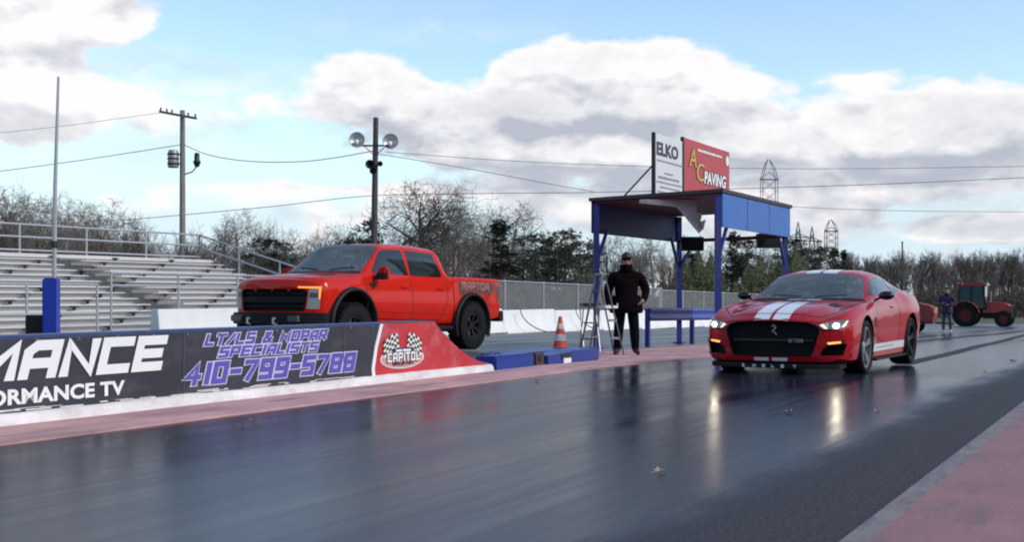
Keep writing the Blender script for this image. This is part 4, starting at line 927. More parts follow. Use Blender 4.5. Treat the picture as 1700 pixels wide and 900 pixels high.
def brush(name, pts, h, n, cols, seed, leaf=(.05, .12), twigs=.3):
    """a mass of twigs and small leaves along a line of (x, depth) photograph columns"""
    r = random.Random(seed); b = MB(); L = []
    for i in range(len(pts) - 1): L.append((pts[i], pts[i + 1]))
    for i in range(n):
        a, c = L[r.randrange(len(L))]; f = r.random(); x = a[0] + (c[0] - a[0]) * f; d = a[1] + (c[1] - a[1]) * f + r.uniform(0, 7)
        p = gd(x, d); hh = h * (.72 + .30 * math.sin(x * .06 + seed) * math.sin(x * .023 + 2) + .12 * math.sin(x * .31)) ; z = hh * r.random() ** .75; p.z += z
        b.cur = r.choices((0, 1, 2), (5, 3, 2))[0]
        if r.random() < twigs:
            dv = Vector((r.gauss(0, .35), r.gauss(0, .3), 1)).normalized() * r.uniform(.3, 1.0); w = Vector((r.uniform(.008, .018), 0, 0)); b.add([p - w, p + w, p + dv], [(0, 1, 2)])
        else:
            s = r.uniform(*leaf); a_ = Vector((r.gauss(0, 1), r.gauss(0, 1), r.gauss(0, 1))).normalized(); q = a_.orthogonal().normalized(); b.add([p - a_ * s, p + q * s * .6, p + a_ * s, p - q * s * .6], [(0, 1, 2, 3)])
    bm_ = bmesh.new(); vs = [bm_.verts.new(v) for v in b.v]
    for q, k in zip(b.f, b.mi): bm_.faces.new([vs[j] for j in q]).material_index = k
    o = obj(name, bm_, cols, smooth=0); return tag(o, kind='stuff')
MB_br = mat('brush_brown', (.062, .046, .037), .95, var=.4, vscale=.8); MB_gr = mat('brush_grey', (.08, .068, .06), .95, var=.3, vscale=.8); MB_ol = mat('brush_olive', (.05, .053, .022), .9, var=.4, vscale=.8); MB_gn = mat('brush_green', (.075, .095, .03), .9, var=.4, vscale=.8)
brush('undergrowth', [(-60, 52), (120, 50), (330, 56)], 4.0, 24000, [MB_br, MB_gr, MB_ol], 1, (.05, .12), .25)
brush('undergrowth', [(300, 62), (520, 66), (860, 66)], 2.5, 20000, [MB_br, MB_gr, MB_ol], 2, (.05, .13), .4)
brush('undergrowth', [(840, 64), (1130, 74)], 2.9, 20000, [MB_br, MB_ol, MB_gr], 3, (.05, .13), .35)
brush('undergrowth', [(1120, 76), (1340, 84)], 4.7, 28000, [MB_gn, MB_ol, MB_br], 4, (.05, .14), .15)
brush('undergrowth', [(1330, 90), (1500, 94), (1760, 96)], 3.2, 30000, [MB_br, MB_br, MB_gr], 5, (.06, .16), .4)
# ---------------------------------------------------------------- vehicles: lofted bodies, cut openings, fitted panels
def pchip(xs, ys, xq):
    xs = np.asarray(xs, float); ys = np.asarray(ys, float); h = np.diff(xs); dl = np.diff(ys) / h; n = len(xs); d = np.zeros(n)
    for i in range(1, n - 1):
        if dl[i - 1] * dl[i] > 0:
            w1 = 2 * h[i] + h[i - 1]; w2 = h[i] + 2 * h[i - 1]; d[i] = (w1 + w2) / (w1 / dl[i - 1] + w2 / dl[i])
    d[0] = dl[0]; d[-1] = dl[-1]
    k = np.clip(np.searchsorted(xs, xq) - 1, 0, n - 2); t = (xq - xs[k]) / h[k]
    return ((1 + 2 * t) * (1 - t) ** 2) * ys[k] + t * (1 - t) ** 2 * h[k] * d[k] + t * t * (3 - 2 * t) * ys[k + 1] + t * t * (t - 1) * h[k] * d[k + 1]
def loft(stations, dx=.06, sub=4, nose_bow=.2, nose_len=.6, tail_bow=.1, tail_len=.5, bulge=.05, vbow=0.0):
    """stations: {x: [(y, z) * K]} from bottom centre to top centre; returns a closed bmesh, front at +x"""
    xs = sorted(stations); K = len(stations[xs[0]])
    A = np.array([[stations[x][k] for k in range(K)] for x in xs])      # (n, K, 2)
    q = [xs[0]]
    for a, c in zip(xs[:-1], xs[1:]):
        m_ = max(1, int(round((c - a) / dx))); q += [a + (c - a) * (i + 1) / m_ for i in range(m_)]
    q = np.array(q); C = np.zeros((len(q), K, 2))
    for k in range(K):
        for j in range(2): C[:, k, j] = pchip(xs, A[:, k, j], q)
    ti = np.arange(K); tq = np.linspace(0, K - 1, (K - 1) * sub + 1); S = np.zeros((len(q), len(tq), 2))
    for i in range(len(q)):
        for j in range(2):
            S[i, :, j] = .55 * pchip(ti, C[i, :, j], tq) + .45 * np.interp(tq, ti, C[i, :, j])
    ymax = A[:, :, 0].max(); b = bmesh.new(); n, m_ = len(q), len(tq); x0, x1 = xs[0], xs[-1]
    def warp(x, y, z):
        f = max(0, 1 - (x1 - x) / nose_len) ** 2; g = max(0, 1 - (x - x0) / tail_len) ** 2; r2 = (abs(y) / ymax) ** 2
        return (x - f * nose_bow * r2 * (.6 + .4 * r2) + g * tail_bow * r2 + vbow * f * (z - .5), y, z)
    ring = []
    for i in range(n):
        R_ = [b.verts.new(warp(q[i], S[i, j, 0], S[i, j, 1])) for j in range(m_)]
        L_ = [b.verts.new(warp(q[i], -S[i, j, 0], S[i, j, 1])) for j in range(m_ - 2, 0, -1)]
        ring.append(R_ + L_)
    k = len(ring[0])
    for i in range(n - 1):
        for j in range(k):
            b.faces.new((ring[i][j], ring[i][(j + 1) % k], ring[i + 1][(j + 1) % k], ring[i + 1][j]))
    for (rg, sgn, bu) in ((ring[-1], 1, bulge), (ring[0], -1, bulge * .6)):
        zc = sum(v.co.z for v in rg) / k; prev = rg; base = [v.co.copy() for v in rg]; xc = x1 if sgn > 0 else x0
        for t in (.94, .8, .6, .35, .12):
            cur = [b.verts.new(warp(xc + sgn * bu * (1 - t ** 4), p.y * t, zc + (p.z - zc) * t)) for p in base]
            for j in range(k): b.faces.new((prev[j], prev[(j + 1) % k], cur[(j + 1) % k], cur[j]))
            prev = cur
        b.faces.new(prev)
    bmesh.ops.remove_doubles(b, verts=b.verts, dist=1e-4); bmesh.ops.recalc_face_normals(b, faces=b.faces)
    return b
def cut(o, cutter_bm, mi=1):
    """boolean difference; faces made by the cut get material index mi"""
    me = bpy.data.meshes.new('cutter'); bmesh.ops.recalc_face_normals(cutter_bm, faces=cutter_bm.faces); cutter_bm.to_mesh(me); cutter_bm.free()
    while len(me.materials) < 2: me.materials.append(o.data.materials[len(me.materials)])
    for p in me.polygons: p.material_index = mi
    c = bpy.data.objects.new('cutter', me); COL.objects.link(c); pm = o.parent; o.parent = None
    md = o.modifiers.new('cut', 'BOOLEAN'); md.operation = 'DIFFERENCE'; md.object = c; md.solver = 'EXACT'
    try: md.material_mode = 'INDEX'
    except Exception: pass
    nm = new_mesh_from(o); o.modifiers.clear(); old = o.data; o.data = nm; bpy.data.meshes.remove(old); bpy.data.objects.remove(c); bpy.data.meshes.remove(me); o.parent = pm
def finish(o, ang=32):
    b = bmesh.new(); b.from_mesh(o.data)
    for f in b.faces: f.smooth = True
    for e in b.edges: e.smooth = not (len(e.link_faces) == 2 and (e.calc_face_angle(0) > R(ang) or e.link_faces[0].material_index != e.link_faces[1].material_index))
    b.to_mesh(o.data); b.free()
class Shell:
    def __init__(s, bm_): s.t = BVHTree.FromBMesh(bm_)
    def patch(s, name, poly, axis, m, parent, off=.004, res=.04, sgn=1, mirror=False, smooth=40, thickness=0.0):
        out = []
        for side in ((1, -1) if mirror else (1,)):
            b = bmesh.new()
            if axis == 'x': P = [(0, y * side, z) for y, z in poly]; D = Vector((-sgn, 0, 0))
            elif axis == 'y': P = [(x, 0, z) for x, z in poly]; D = Vector((0, -side * sgn, 0))
            else: P = [(x, y * side, 0) for x, y in poly]; D = Vector((0, 0, -sgn))
            b.faces.new([b.verts.new(p) for p in P])
            for ax in range(3):
                if ax == 'xyz'.index(axis): continue
                lo = min(v.co[ax] for v in b.verts); hi = max(v.co[ax] for v in b.verts); nn = int((hi - lo) / res)
                for i in range(1, nn + 1):
                    c = lo + (hi - lo) * i / (nn + 1); co = Vector((0, 0, 0)); co[ax] = c; no = Vector((0, 0, 0)); no[ax] = 1
                    bmesh.ops.bisect_plane(b, geom=b.verts[:] + b.edges[:] + b.faces[:], plane_co=co, plane_no=no, dist=1e-6)
            for v in b.verts:
                o = v.co - D * 8; hit, nrm, _, _ = s.t.ray_cast(o, D)
                if hit is None:
                    q = v.co.copy(); q['xyz'.index(axis)] = 1.0 * (side if axis == 'y' else 1) ; hit, nrm, _, _ = s.t.find_nearest(q)
                if nrm.dot(D) > 0: nrm = -nrm
                v.co = hit + nrm * off
            b.normal_update()
            for f in b.faces:
                if f.normal.dot(D) > 0: f.normal_flip()
            out.append(obj(name, b, m, parent, smooth=smooth))
        return out
def rod(p, q, w): 
    (x0, y0), (x1, y1) = p, q; d = math.hypot(x1 - x0, y1 - y0); nx, ny = -(y1 - y0) / d * w / 2, (x1 - x0) / d * w / 2
    return [(x0 + nx, y0 + ny), (x0 - nx, y0 - ny), (x1 - nx, y1 - ny), (x1 + nx, y1 + ny)]
def arch_bm(x, z, r, y0, y1):
    b = MB(); b.lathe([(0, y0), (r, y0), (r, y1), (0, y1)], 48, 'y', (x, 0, z)); return b.bm()
def wheel(car, x, y, r, w, rim_r, m_tyre, m_rim, spokes, side, chunky=False, m_disc=None):
    wname = 'wheel'; wh = bpy.data.objects.new(wname, None); COL.objects.link(wh); wh.parent = car; wh.location = (x, y, r)
    h = w / 2; b = MB(); prof = [(rim_r, -h * .85), (rim_r + .02, -h * .97), (r * .9, -h), (r * .975, -h * .86), (r, -h * .6), (r, h * .6), (r * .975, h * .86), (r * .9, h), (rim_r + .02, h * .97), (rim_r, h * .85)]
    b.lathe(prof, 48, 'y', closed=True)
    if chunky:
        for k in range(34):
            a = 2 * math.pi * k / 34
            for yy, da in ((-h * .72, 0), (-h * .25, .09), (h * .25, 0), (h * .72, .09)):
                M = Matrix.Rotation(a + da, 3, 'Y'); c = M @ Vector((0, yy, r + .002)); b.box(c, (.055, h * .40, .02), M=M)
            for yy in (-h * .95, h * .95):
                M = Matrix.Rotation(a, 3, 'Y'); b.box(M @ Vector((0, yy, r * .93)), (.04, .02, .06), M=M)
    b.build('tyre', m_tyre, wh, smooth=40)
    f = side; b = MB()
    b.lathe([(rim_r + .004, -h * .8), (rim_r + .004, h * .86 ), (rim_r - .018, h * .86), (rim_r - .03, -h * .8)] if f > 0 else [(rim_r + .004, h * .8), (rim_r + .004, -h * .86), (rim_r - .018, -h * .86), (rim_r - .03, h * .8)], 40, 'y', closed=True)
    yo = f * h * .62
    b.lathe([(0, yo - f * .05), (.06, yo - f * .05), (.075, yo), (.05, yo + f * .012), (0, yo + f * .012)], 20, 'y')
    for k in range(spokes):
        a = 2 * math.pi * k / spokes
        for da in ((-.12, .12) if not chunky else (0,)):
            p = Vector((math.sin(a) * .05, yo - f * .01, math.cos(a) * .05)); q = Vector((math.sin(a + da) * (rim_r - .02), f * h * .74, math.cos(a + da) * (rim_r - .02))); b.beam(p, q, .028 if not chunky else .07, .03)
    b.build('rim', m_rim, wh, smooth=35)
    b = MB(); yb = f * h * .2; b.lathe([(0, yb), (rim_r * .86, yb), (rim_r * .86, yb - f * .03), (0, yb - f * .03)], 32, 'y'); b.build('brake_disc', m_disc or M_grey, wh, smooth=35)
    return wh
M_tyre = mat('tyre_rubber', (.006, .006, .007), .8, spec=.25, var=.3, vscale=12); M_rimd = mat('dark_grey_alloy', (.32, .32, .33), .35, .6); M_rimb = mat('black_alloy', (.02, .02, .022), .45, .4)
M_disc = mat('brake_steel', (.3, .3, .3), .4, .8)
M_glass = mat('tinted_glass', (.012, .016, .016), .03, spec=.7); M_glassw = mat('windscreen_glass', (.075, .09, .088), .05, spec=1.0, var=.35, vscale=1.5)  # windscreen base lightened: its greenish reflection is put into the colour
M_gap = mat('panel_gap', (.01, .004, .005), .7); M_plas = mat('black_plastic_trim', (.008, .008, .009), .55, spec=.25); M_gloss = mat('gloss_black', (.008, .008, .009), .12)
def mesh_grille(name, col, cell):
    m = bpy.data.materials.new(name); m.use_nodes = True; nt = m.node_tree; N = nt.nodes; L = nt.links; b = N['Principled BSDF']; b.inputs['Roughness'].default_value = .55; b.inputs['Specular IOR Level'].default_value = .2
    tc = N.new('ShaderNodeTexCoord'); v = N.new('ShaderNodeTexVoronoi'); v.feature = 'DISTANCE_TO_EDGE'; v.inputs['Scale'].default_value = 1 / cell; v.inputs['Randomness'].default_value = 0.0
    L.new(tc.outputs['Object'], v.inputs['Vector']); r = N.new('ShaderNodeValToRGB'); L.new(v.outputs[0], r.inputs[0]); r.color_ramp.elements[0].position = .08; r.color_ramp.elements[1].position = .16
    r.color_ramp.elements[0].color = (*col, 1); r.color_ramp.elements[1].color = (.002, .002, .002, 1); L.new(r.outputs[0], b.inputs['Base Color']); return m
M_grl = mesh_grille('honeycomb_grille', (.006, .006, .007), .05)
def light_mat(name, col, st): return mat(name, (.5 * col[0], .5 * col[1], .5 * col[2]), .3, emit=col, estr=st)
M_hl = light_mat('lit_headlight', (1.0, .87, .66), 150.0); M_drl = light_mat('lit_daylight_strip', (1.0, .84, .60), 1.0); M_amb = light_mat('lit_amber_lamp', (1.0, .44, .10), 1.4); M_ambd = light_mat('lit_amber_strip', (1.0, .36, .07), 1.1)
M_lens = mat('headlight_lens', (.10, .10, .11), .08, spec=.8); M_lensg = mat('grey_headlight_lens', (.30, .30, .30), .15, spec=.7); M_refl = mat('headlight_reflector', (.6, .6, .58), .2, .7)
M_stripe = mat('white_racing_stripe', (.74, .74, .77), .3, coat=.6); M_sil = mat('silver_emblem', (.35, .35, .37), .35, .6)

def ellip(cx, cz, a, c, n=20): return [(cx + a * math.cos(2 * math.pi * k / n), cz + c * math.sin(2 * math.pi * k / n)) for k in range(n)]

# ================================================================ the coupe
def coupe():
    car = thing('sports_coupe', 'red sports coupe with twin white stripes and lit headlights on the wet lane', 'car')
    M_p = mat('crimson_paint', (.37, .003, .010), .42, coat=.65, var=.05, vscale=2, spec=.08)
    st = {
     2.34: [(0,.19),(.66,.19),(.82,.235),(.875,.44),(.84,.615),(.76,.665),(.58,.695),(.34,.715),(0,.72)],
     2.15: [(0,.165),(.76,.165),(.9,.215),(.95,.45),(.915,.665),(.81,.75),(.64,.752),(.38,.80),(0,.81)],
     1.75: [(0,.155),(.82,.155),(.93,.21),(.975,.50),(.955,.735),(.85,.85),(.67,.825),(.43,.882),(0,.89)],
     1.36: [(0,.15),(.82,.15),(.93,.2),(.985,.52),(.972,.775),(.87,.905),(.69,.868),(.45,.925),(0,.932)],
     .95:  [(0,.15),(.82,.15),(.925,.2),(.965,.52),(.952,.80),(.875,.925),(.71,.895),(.45,.945),(0,.957)],
     .74:  [(0,.15),(.82,.15),(.925,.2),(.952,.52),(.940,.82),(.875,.935),(.72,.945),(.43,.962),(0,.97)],
     .62:  [(0,.15),(.82,.15),(.925,.2),(.948,.52),(.935,.825),(.868,.945),(.745,.985),(.43,1.015),(0,1.022)],
     .25:  [(0,.15),(.82,.15),(.925,.2),(.94,.52),(.930,.835),(.862,.965),(.69,1.165),(.43,1.222),(0,1.235)],
     -.10: [(0,.15),(.82,.15),(.925,.2),(.938,.52),(.928,.84),(.860,.985),(.625,1.295),(.41,1.35),(0,1.368)],
     -.5:  [(0,.15),(.82,.15),(.925,.2),(.938,.52),(.93,.845),(.860,.99),(.605,1.325),(.40,1.38),(0,1.395)],
     -.95: [(0,.15),(.82,.15),(.93,.2),(.955,.53),(.95,.84),(.87,1.0),(.60,1.295),(.40,1.352),(0,1.367)],
     -1.36:[(0,.16),(.82,.16),(.93,.22),(.99,.55),(.985,.83),(.905,1.01),(.62,1.21),(.42,1.262),(0,1.277)],
     -1.75:[(0,.2),(.82,.2),(.93,.26),(.985,.57),(.975,.84),(.89,1.02),(.68,1.11),(.45,1.14),(0,1.15)],
     -1.98:[(0,.24),(.8,.24),(.91,.29),(.965,.58),(.955,.84),(.87,1.02),(.72,1.05),(.45,1.06),(0,1.065)],
     -2.25:[(0,.27),(.76,.27),(.88,.32),(.925,.6),(.91,.83),(.84,1.0),(.7,1.04),(.45,1.05),(0,1.055)],
     -2.42:[(0,.3),(.7,.3),(.82,.34),(.87,.6),(.85,.82),(.78,.97),(.65,1.02),(.4,1.035),(0,1.04)]}
    bm_ = loft(st, nose_bow=.25, nose_len=.7, tail_bow=.16, bulge=.03); sh = Shell(bm_)
    body = obj('body', bm_, [M_p, M_plas], car, smooth=0)
    RW = .352
    for x in (1.36, -1.36):
        for s in (-1, 1): cut(body, arch_bm(x, RW + .02, .395, s * .58, s * 1.2))
    mouth = [(-.605,.585),(-.555,.655),(-.45,.685),(-.2,.70),(.2,.70),(.45,.685),(.555,.655),(.605,.585),(.535,.33),(.50,.258),(.2,.25),(-.2,.25),(-.50,.258),(-.535,.33)]
    b = MB(); b.prism(mouth, 2.16, 2.7, 'x'); cut(body, b.bm())
    for s in (-1, 1):
        pl = [(s * .60,.27),(s * .86,.275),(s * .90,.42),(s * .72,.41),(s * .64,.36)]
        b = MB(); b.prism(pl, 1.98, 2.7, 'x'); cut(body, b.bm())
    b = MB(); b.prism([(1.30, -.17), (1.30, .17), (1.02, .24), (1.02, -.24)], .93, 1.3, 'z'); cut(body, b.bm())   # bonnet vent
    finish(body)
    b = MB(); b.prism([(y * 1.03, z) for y, z in mouth], 2.17, 2.19, 'x'); gr = b.build('grille', M_grl, car)
    b = MB(); b.box((2.225, 0, .455), (.05, 1.06, .028)); b.build('grille_bar', M_gloss, gr, bevel=.008)
    b = MB()                                   # coiled snake badge
    b.tube([(2.20, .035, .52), (2.205, .012, .545), (2.21, -.02, .565), (2.205, .01, .59), (2.205, .022, .62), (2.215, -.005, .64), (2.225, -.03, .625)], [.008, .013, .015, .016, .018, .02, .008], 8); b.build('snake_badge', M_sil, gr)
    t_ = text_bm('GT500', .062, .002, 0, 'LEFT', 1.1); place_bm(t_, Matrix(((0, 0, 1, 2.256), (-1, 0, 0, -.20), (0, 1, 0, .45), (0, 0, 0, 1)))); place_bm(t_, Matrix.Translation((0, .0, 0)))
    t_ = place_bm(t_, Matrix.Identity(4)); g5 = obj('grille_lettering', t_, M_sil, gr, smooth=0); g5.data.transform(Matrix.Scale(-1, 4, (0, 1, 0))); g5.data.transform(Matrix.Translation((0, 0, -.02)))
    g5.data.flip_normals()
    for s in (-1, 1):
        b = MB(); b.box((2.02, s * .76, .345), (.02, .34, .2)); b.build('air_intake', M_plas, car)
    # headlights
    for s in (-1, 1):
        hl, = sh.patch('headlight', [(s * .575,.655),(s * .63,.60),(s * .84,.60),(s * .905,.70),(s * .88,.715),(s * .74,.70)], 'x', M_lens, car, off=.006, res=.03)
        a, = sh.patch('daylight_strip', [(s * .60,.65),(s * .66,.605),(s * .70,.605),(s * .645,.668)], 'x', M_drl, hl, off=.010, res=.02)
        a, = sh.patch('daylight_strip', [(s * .655,.668),(s * .715,.606),(s * .735,.606),(s * .69,.68)], 'x', M_refl, hl, off=.010, res=.02)
        a, = sh.patch('lamp', ellip(s * .785, .642, .028, .022), 'x', M_hl, hl, off=.014, res=.02)
        a, = sh.patch('daylight_strip', [(s * .845,.625),(s * .86,.625),(s * .895,.695),(s * .88,.70)], 'x', M_drl, hl, off=.010, res=.02)
        fl, = sh.patch('fog_lamp', [(s * .67,.425),(s * .70,.405),(s * .88,.43),(s * .885,.475),(s * .84,.47),(s * .83,.455)], 'x', M_plas, car, off=.006, res=.03)
        a, = sh.patch('amber_lamp', [(s * .69,.42),(s * .71,.41),(s * .84,.428),(s * .84,.452),(s * .69,.437)], 'x', M_amb, fl, off=.011, res=.02)
    # splitter with lettering
    b = MB(); n = 24; out = []; z0s = .105
    for i in range(n + 1):
        y = -.83 + 1.66 * i / n; r2 = (abs(y) / .975) ** 2; out.append((2.395 - .30 * r2 * (.6 + .4 * r2) - .0, y))
    b.prism(out + [(1.85, .83), (1.85, -.83)], z0s, .165, 'z'); sp = b.build('splitter', M_plas, car, bevel=.006)
    lip = sh.patch('lip_stripe', [(.02,.178),(.215,.178),(.215,.24),(.02,.24)], 'x', M_stripe, car, off=.006, res=.03, mirror=True)
    xs_ = (-.36, -.215, -.09, .03, .15, .30)
    for ch, y in zip('SHELBY', xs_):
        bo, cur = strokes_bm(ch, .03, .011, 1.6, 0, 0)
        r2 = (abs(y) / .975) ** 2; xx = 2.398 - .30 * r2 * (.6 + .4 * r2)
        place_bm(bo, Matrix(((0, 0, 1, xx), (1, 0, 0, y), (0, 1, 0, .12), (0, 0, 0, 1)))); obj('splitter_lettering', bo, M_white, sp, smooth=0)
    # stripes
    for y0, y1 in ((.022, .225), (-.225, -.022)):
        sh.patch('bonnet_stripe', [(2.34, y0), (2.34, y1), (1.31, y1), (1.31, y0)], 'z', M_stripe, car, off=.003, res=.05)
        sh.patch('bonnet_stripe', [(1.01, y0), (1.01, y1), (.74, y1), (.74, y0)], 'z', M_stripe, car, off=.003, res=.05)
        sh.patch('roof_stripe', [(.022, y0), (.022, y1), (-.98, y1), (-.98, y0)], 'z', M_stripe, car, off=.003, res=.05)
        sh.patch('boot_stripe', [(-1.95, y0), (-1.95, y1), (-2.38, y1), (-2.38, y0)], 'z', M_stripe, car, off=.003, res=.05)
    b = MB(); b.box((1.16, 0, .935), (.24, .40, .01)); b.build('bonnet_vent', M_plas, car)
    for s in (-1, 1):                          # bonnet shut lines and creases
        for p, q in (((2.17, s * .56), (1.75, s * .80)), ((1.75, s * .80), (.80, s * .83)), ((2.20, s * .30), (2.17, s * .56))): sh.patch('bonnet_gap', rod(p, q, .013), 'z', M_gap, car, off=.002, res=.05)
        sh.patch('wiper', rod((.66, s * .10), (.60, s * .52), .016), 'z', M_plas, car, off=.012, res=.05)
        sh.patch('bumper_gap', rod((s * .60, .585), (s * .90, .575), .010), 'x', M_gap, car, off=.002, res=.05)
    sh.patch('bonnet_gap', rod((2.20, -.30), (2.20, .30), .012), 'z', M_gap, car, off=.0045, res=.05)
    sh.patch('cowl_panel', [(.80, .6), (.74, .80), (.66, .76), (.69, .5), (.71, 0), (.69, -.5), (.66, -.76), (.74, -.80), (.80, -.6), (.82, 0)], 'z', M_plas, car, off=.0025, res=.05)
    for s in (-1, 1):
        sh.patch('bonnet_scoop', [(1.55, s * .50), (1.55, s * .62), (1.25, s * .66), (1.28, s * .52)], 'z', M_gap, car, off=.003, res=.05)
    # glass
    sh.patch('windscreen', [(.70, 0), (.69, .45), (.64, .74), (.25, .665), (.09, .62), (.045, .4), (.035, 0), (.045, -.4), (.09, -.62), (.25, -.665), (.64, -.74), (.69, -.45)], 'z', M_glassw, car, off=.003, res=.05)
    sh.patch('rear_window', [(-1.0, 0), (-1.02, .5), (-1.6, .58), (-1.9, .62), (-1.92, 0), (-1.9, -.62), (-1.6, -.58), (-1.02, -.5)], 'z', M_glass, car, off=.003, res=.06)
    sh.patch('side_window', [(.52,1.02),(.06,1.225),(-.3,1.285),(-.62,1.285),(-.68,1.03),(-.2,1.01)], 'y', M_glass, car, off=.004, res=.05, mirror=True)
    sh.patch('quarter_window', [(-.74,1.27),(-.95,1.245),(-1.28,1.10),(-.80,1.04)], 'y', M_glass, car, off=.004, res=.05, mirror=True)
    for s in (-1, 1):
        b = MB(); b.ball((.42, s * 1.0, 1.02), (.075, .105, .062), 16, 10); b.beam((.44, s * .86, .96), (.42, s * .95, 1.0), .06, .03); b.build('wing_mirror', M_gloss, car, smooth=60)
    # doors and side details
    for s in (-1, 1):
        sg = s
        for p, q in (((.70,.93),(.66,.30)), ((.66,.30),(-.55,.27)), ((-.55,.27),(-.72,.62)), ((-.72,.62),(-.68,1.0))):
            sh.patch('door_gap', rod(p, q, .014), 'y', M_gap, car, off=.002, res=.05, sgn=sg)
        sh.patch('door_handle', [(-.42,.845),(-.20,.845),(-.20,.87),(-.42,.875)], 'y', M_p, car, off=.022, res=.03, sgn=sg)
        rs, = sh.patch('rocker_stripe', [(.92,.275),(.92,.375),(-.94,.375),(-.94,.275)], 'y', M_stripe, car, off=.003, res=.06, sgn=sg)
        sh.patch('rocker_lettering', [(.75,.31),(.75,.335),(-.3,.335),(-.3,.31)], 'y', mat('stripe_grey_print', (.35, .34, .34), .5), rs, off=.005, res=.06, sgn=sg)
        b = MB(); b.prism([(.95, s * .84), (.95, s * .985), (-.95, s * .985), (-.95, s * .84)], .155, .185, 'z'); b.build('side_skirt', M_plas, car, bevel=.006)
        sh.patch('fender_vent', [(.90,.62),(.80,.60),(.78,.72),(.88,.74)], 'y', M_gap, car, off=.003, res=.05, sgn=sg)
    sh.patch('tail_lamp', [(.45,.86),(.84,.86),(.82,.96),(.45,.96)], 'x', mat('tail_lamp_red', (.3, .01, .01), .15), car, off=.006, res=.05, sgn=-1, mirror=True)
    b = MB(); b.prism([(-2.05, 1.05), (-2.42, 1.095), (-2.44, 1.07), (-2.40, 1.02)], -.72, .72, 'y'); b.build('boot_spoiler', M_gloss, car, bevel=.006)
    b = MB(); b.box((0, 0, .30), (4.2, 1.2, .28)); b.build('underbody', M_plas, car)
    for x, w, y in ((1.36, .29, .83), (-1.36, .30, .83)):
        for s in (-1, 1): wheel(car, x, s * y, RW, w, .262, M_tyre, M_rimd if x > 0 else M_rimb, 5, s, False, M_disc)
    return car
cp = coupe()
CS = 1.05
cp.location = T(18.1, 4.508, gz(18.1)); cp.rotation_euler = (0, 0, ANG + math.pi + R(-1.39)); cp.scale = (CS,) * 3

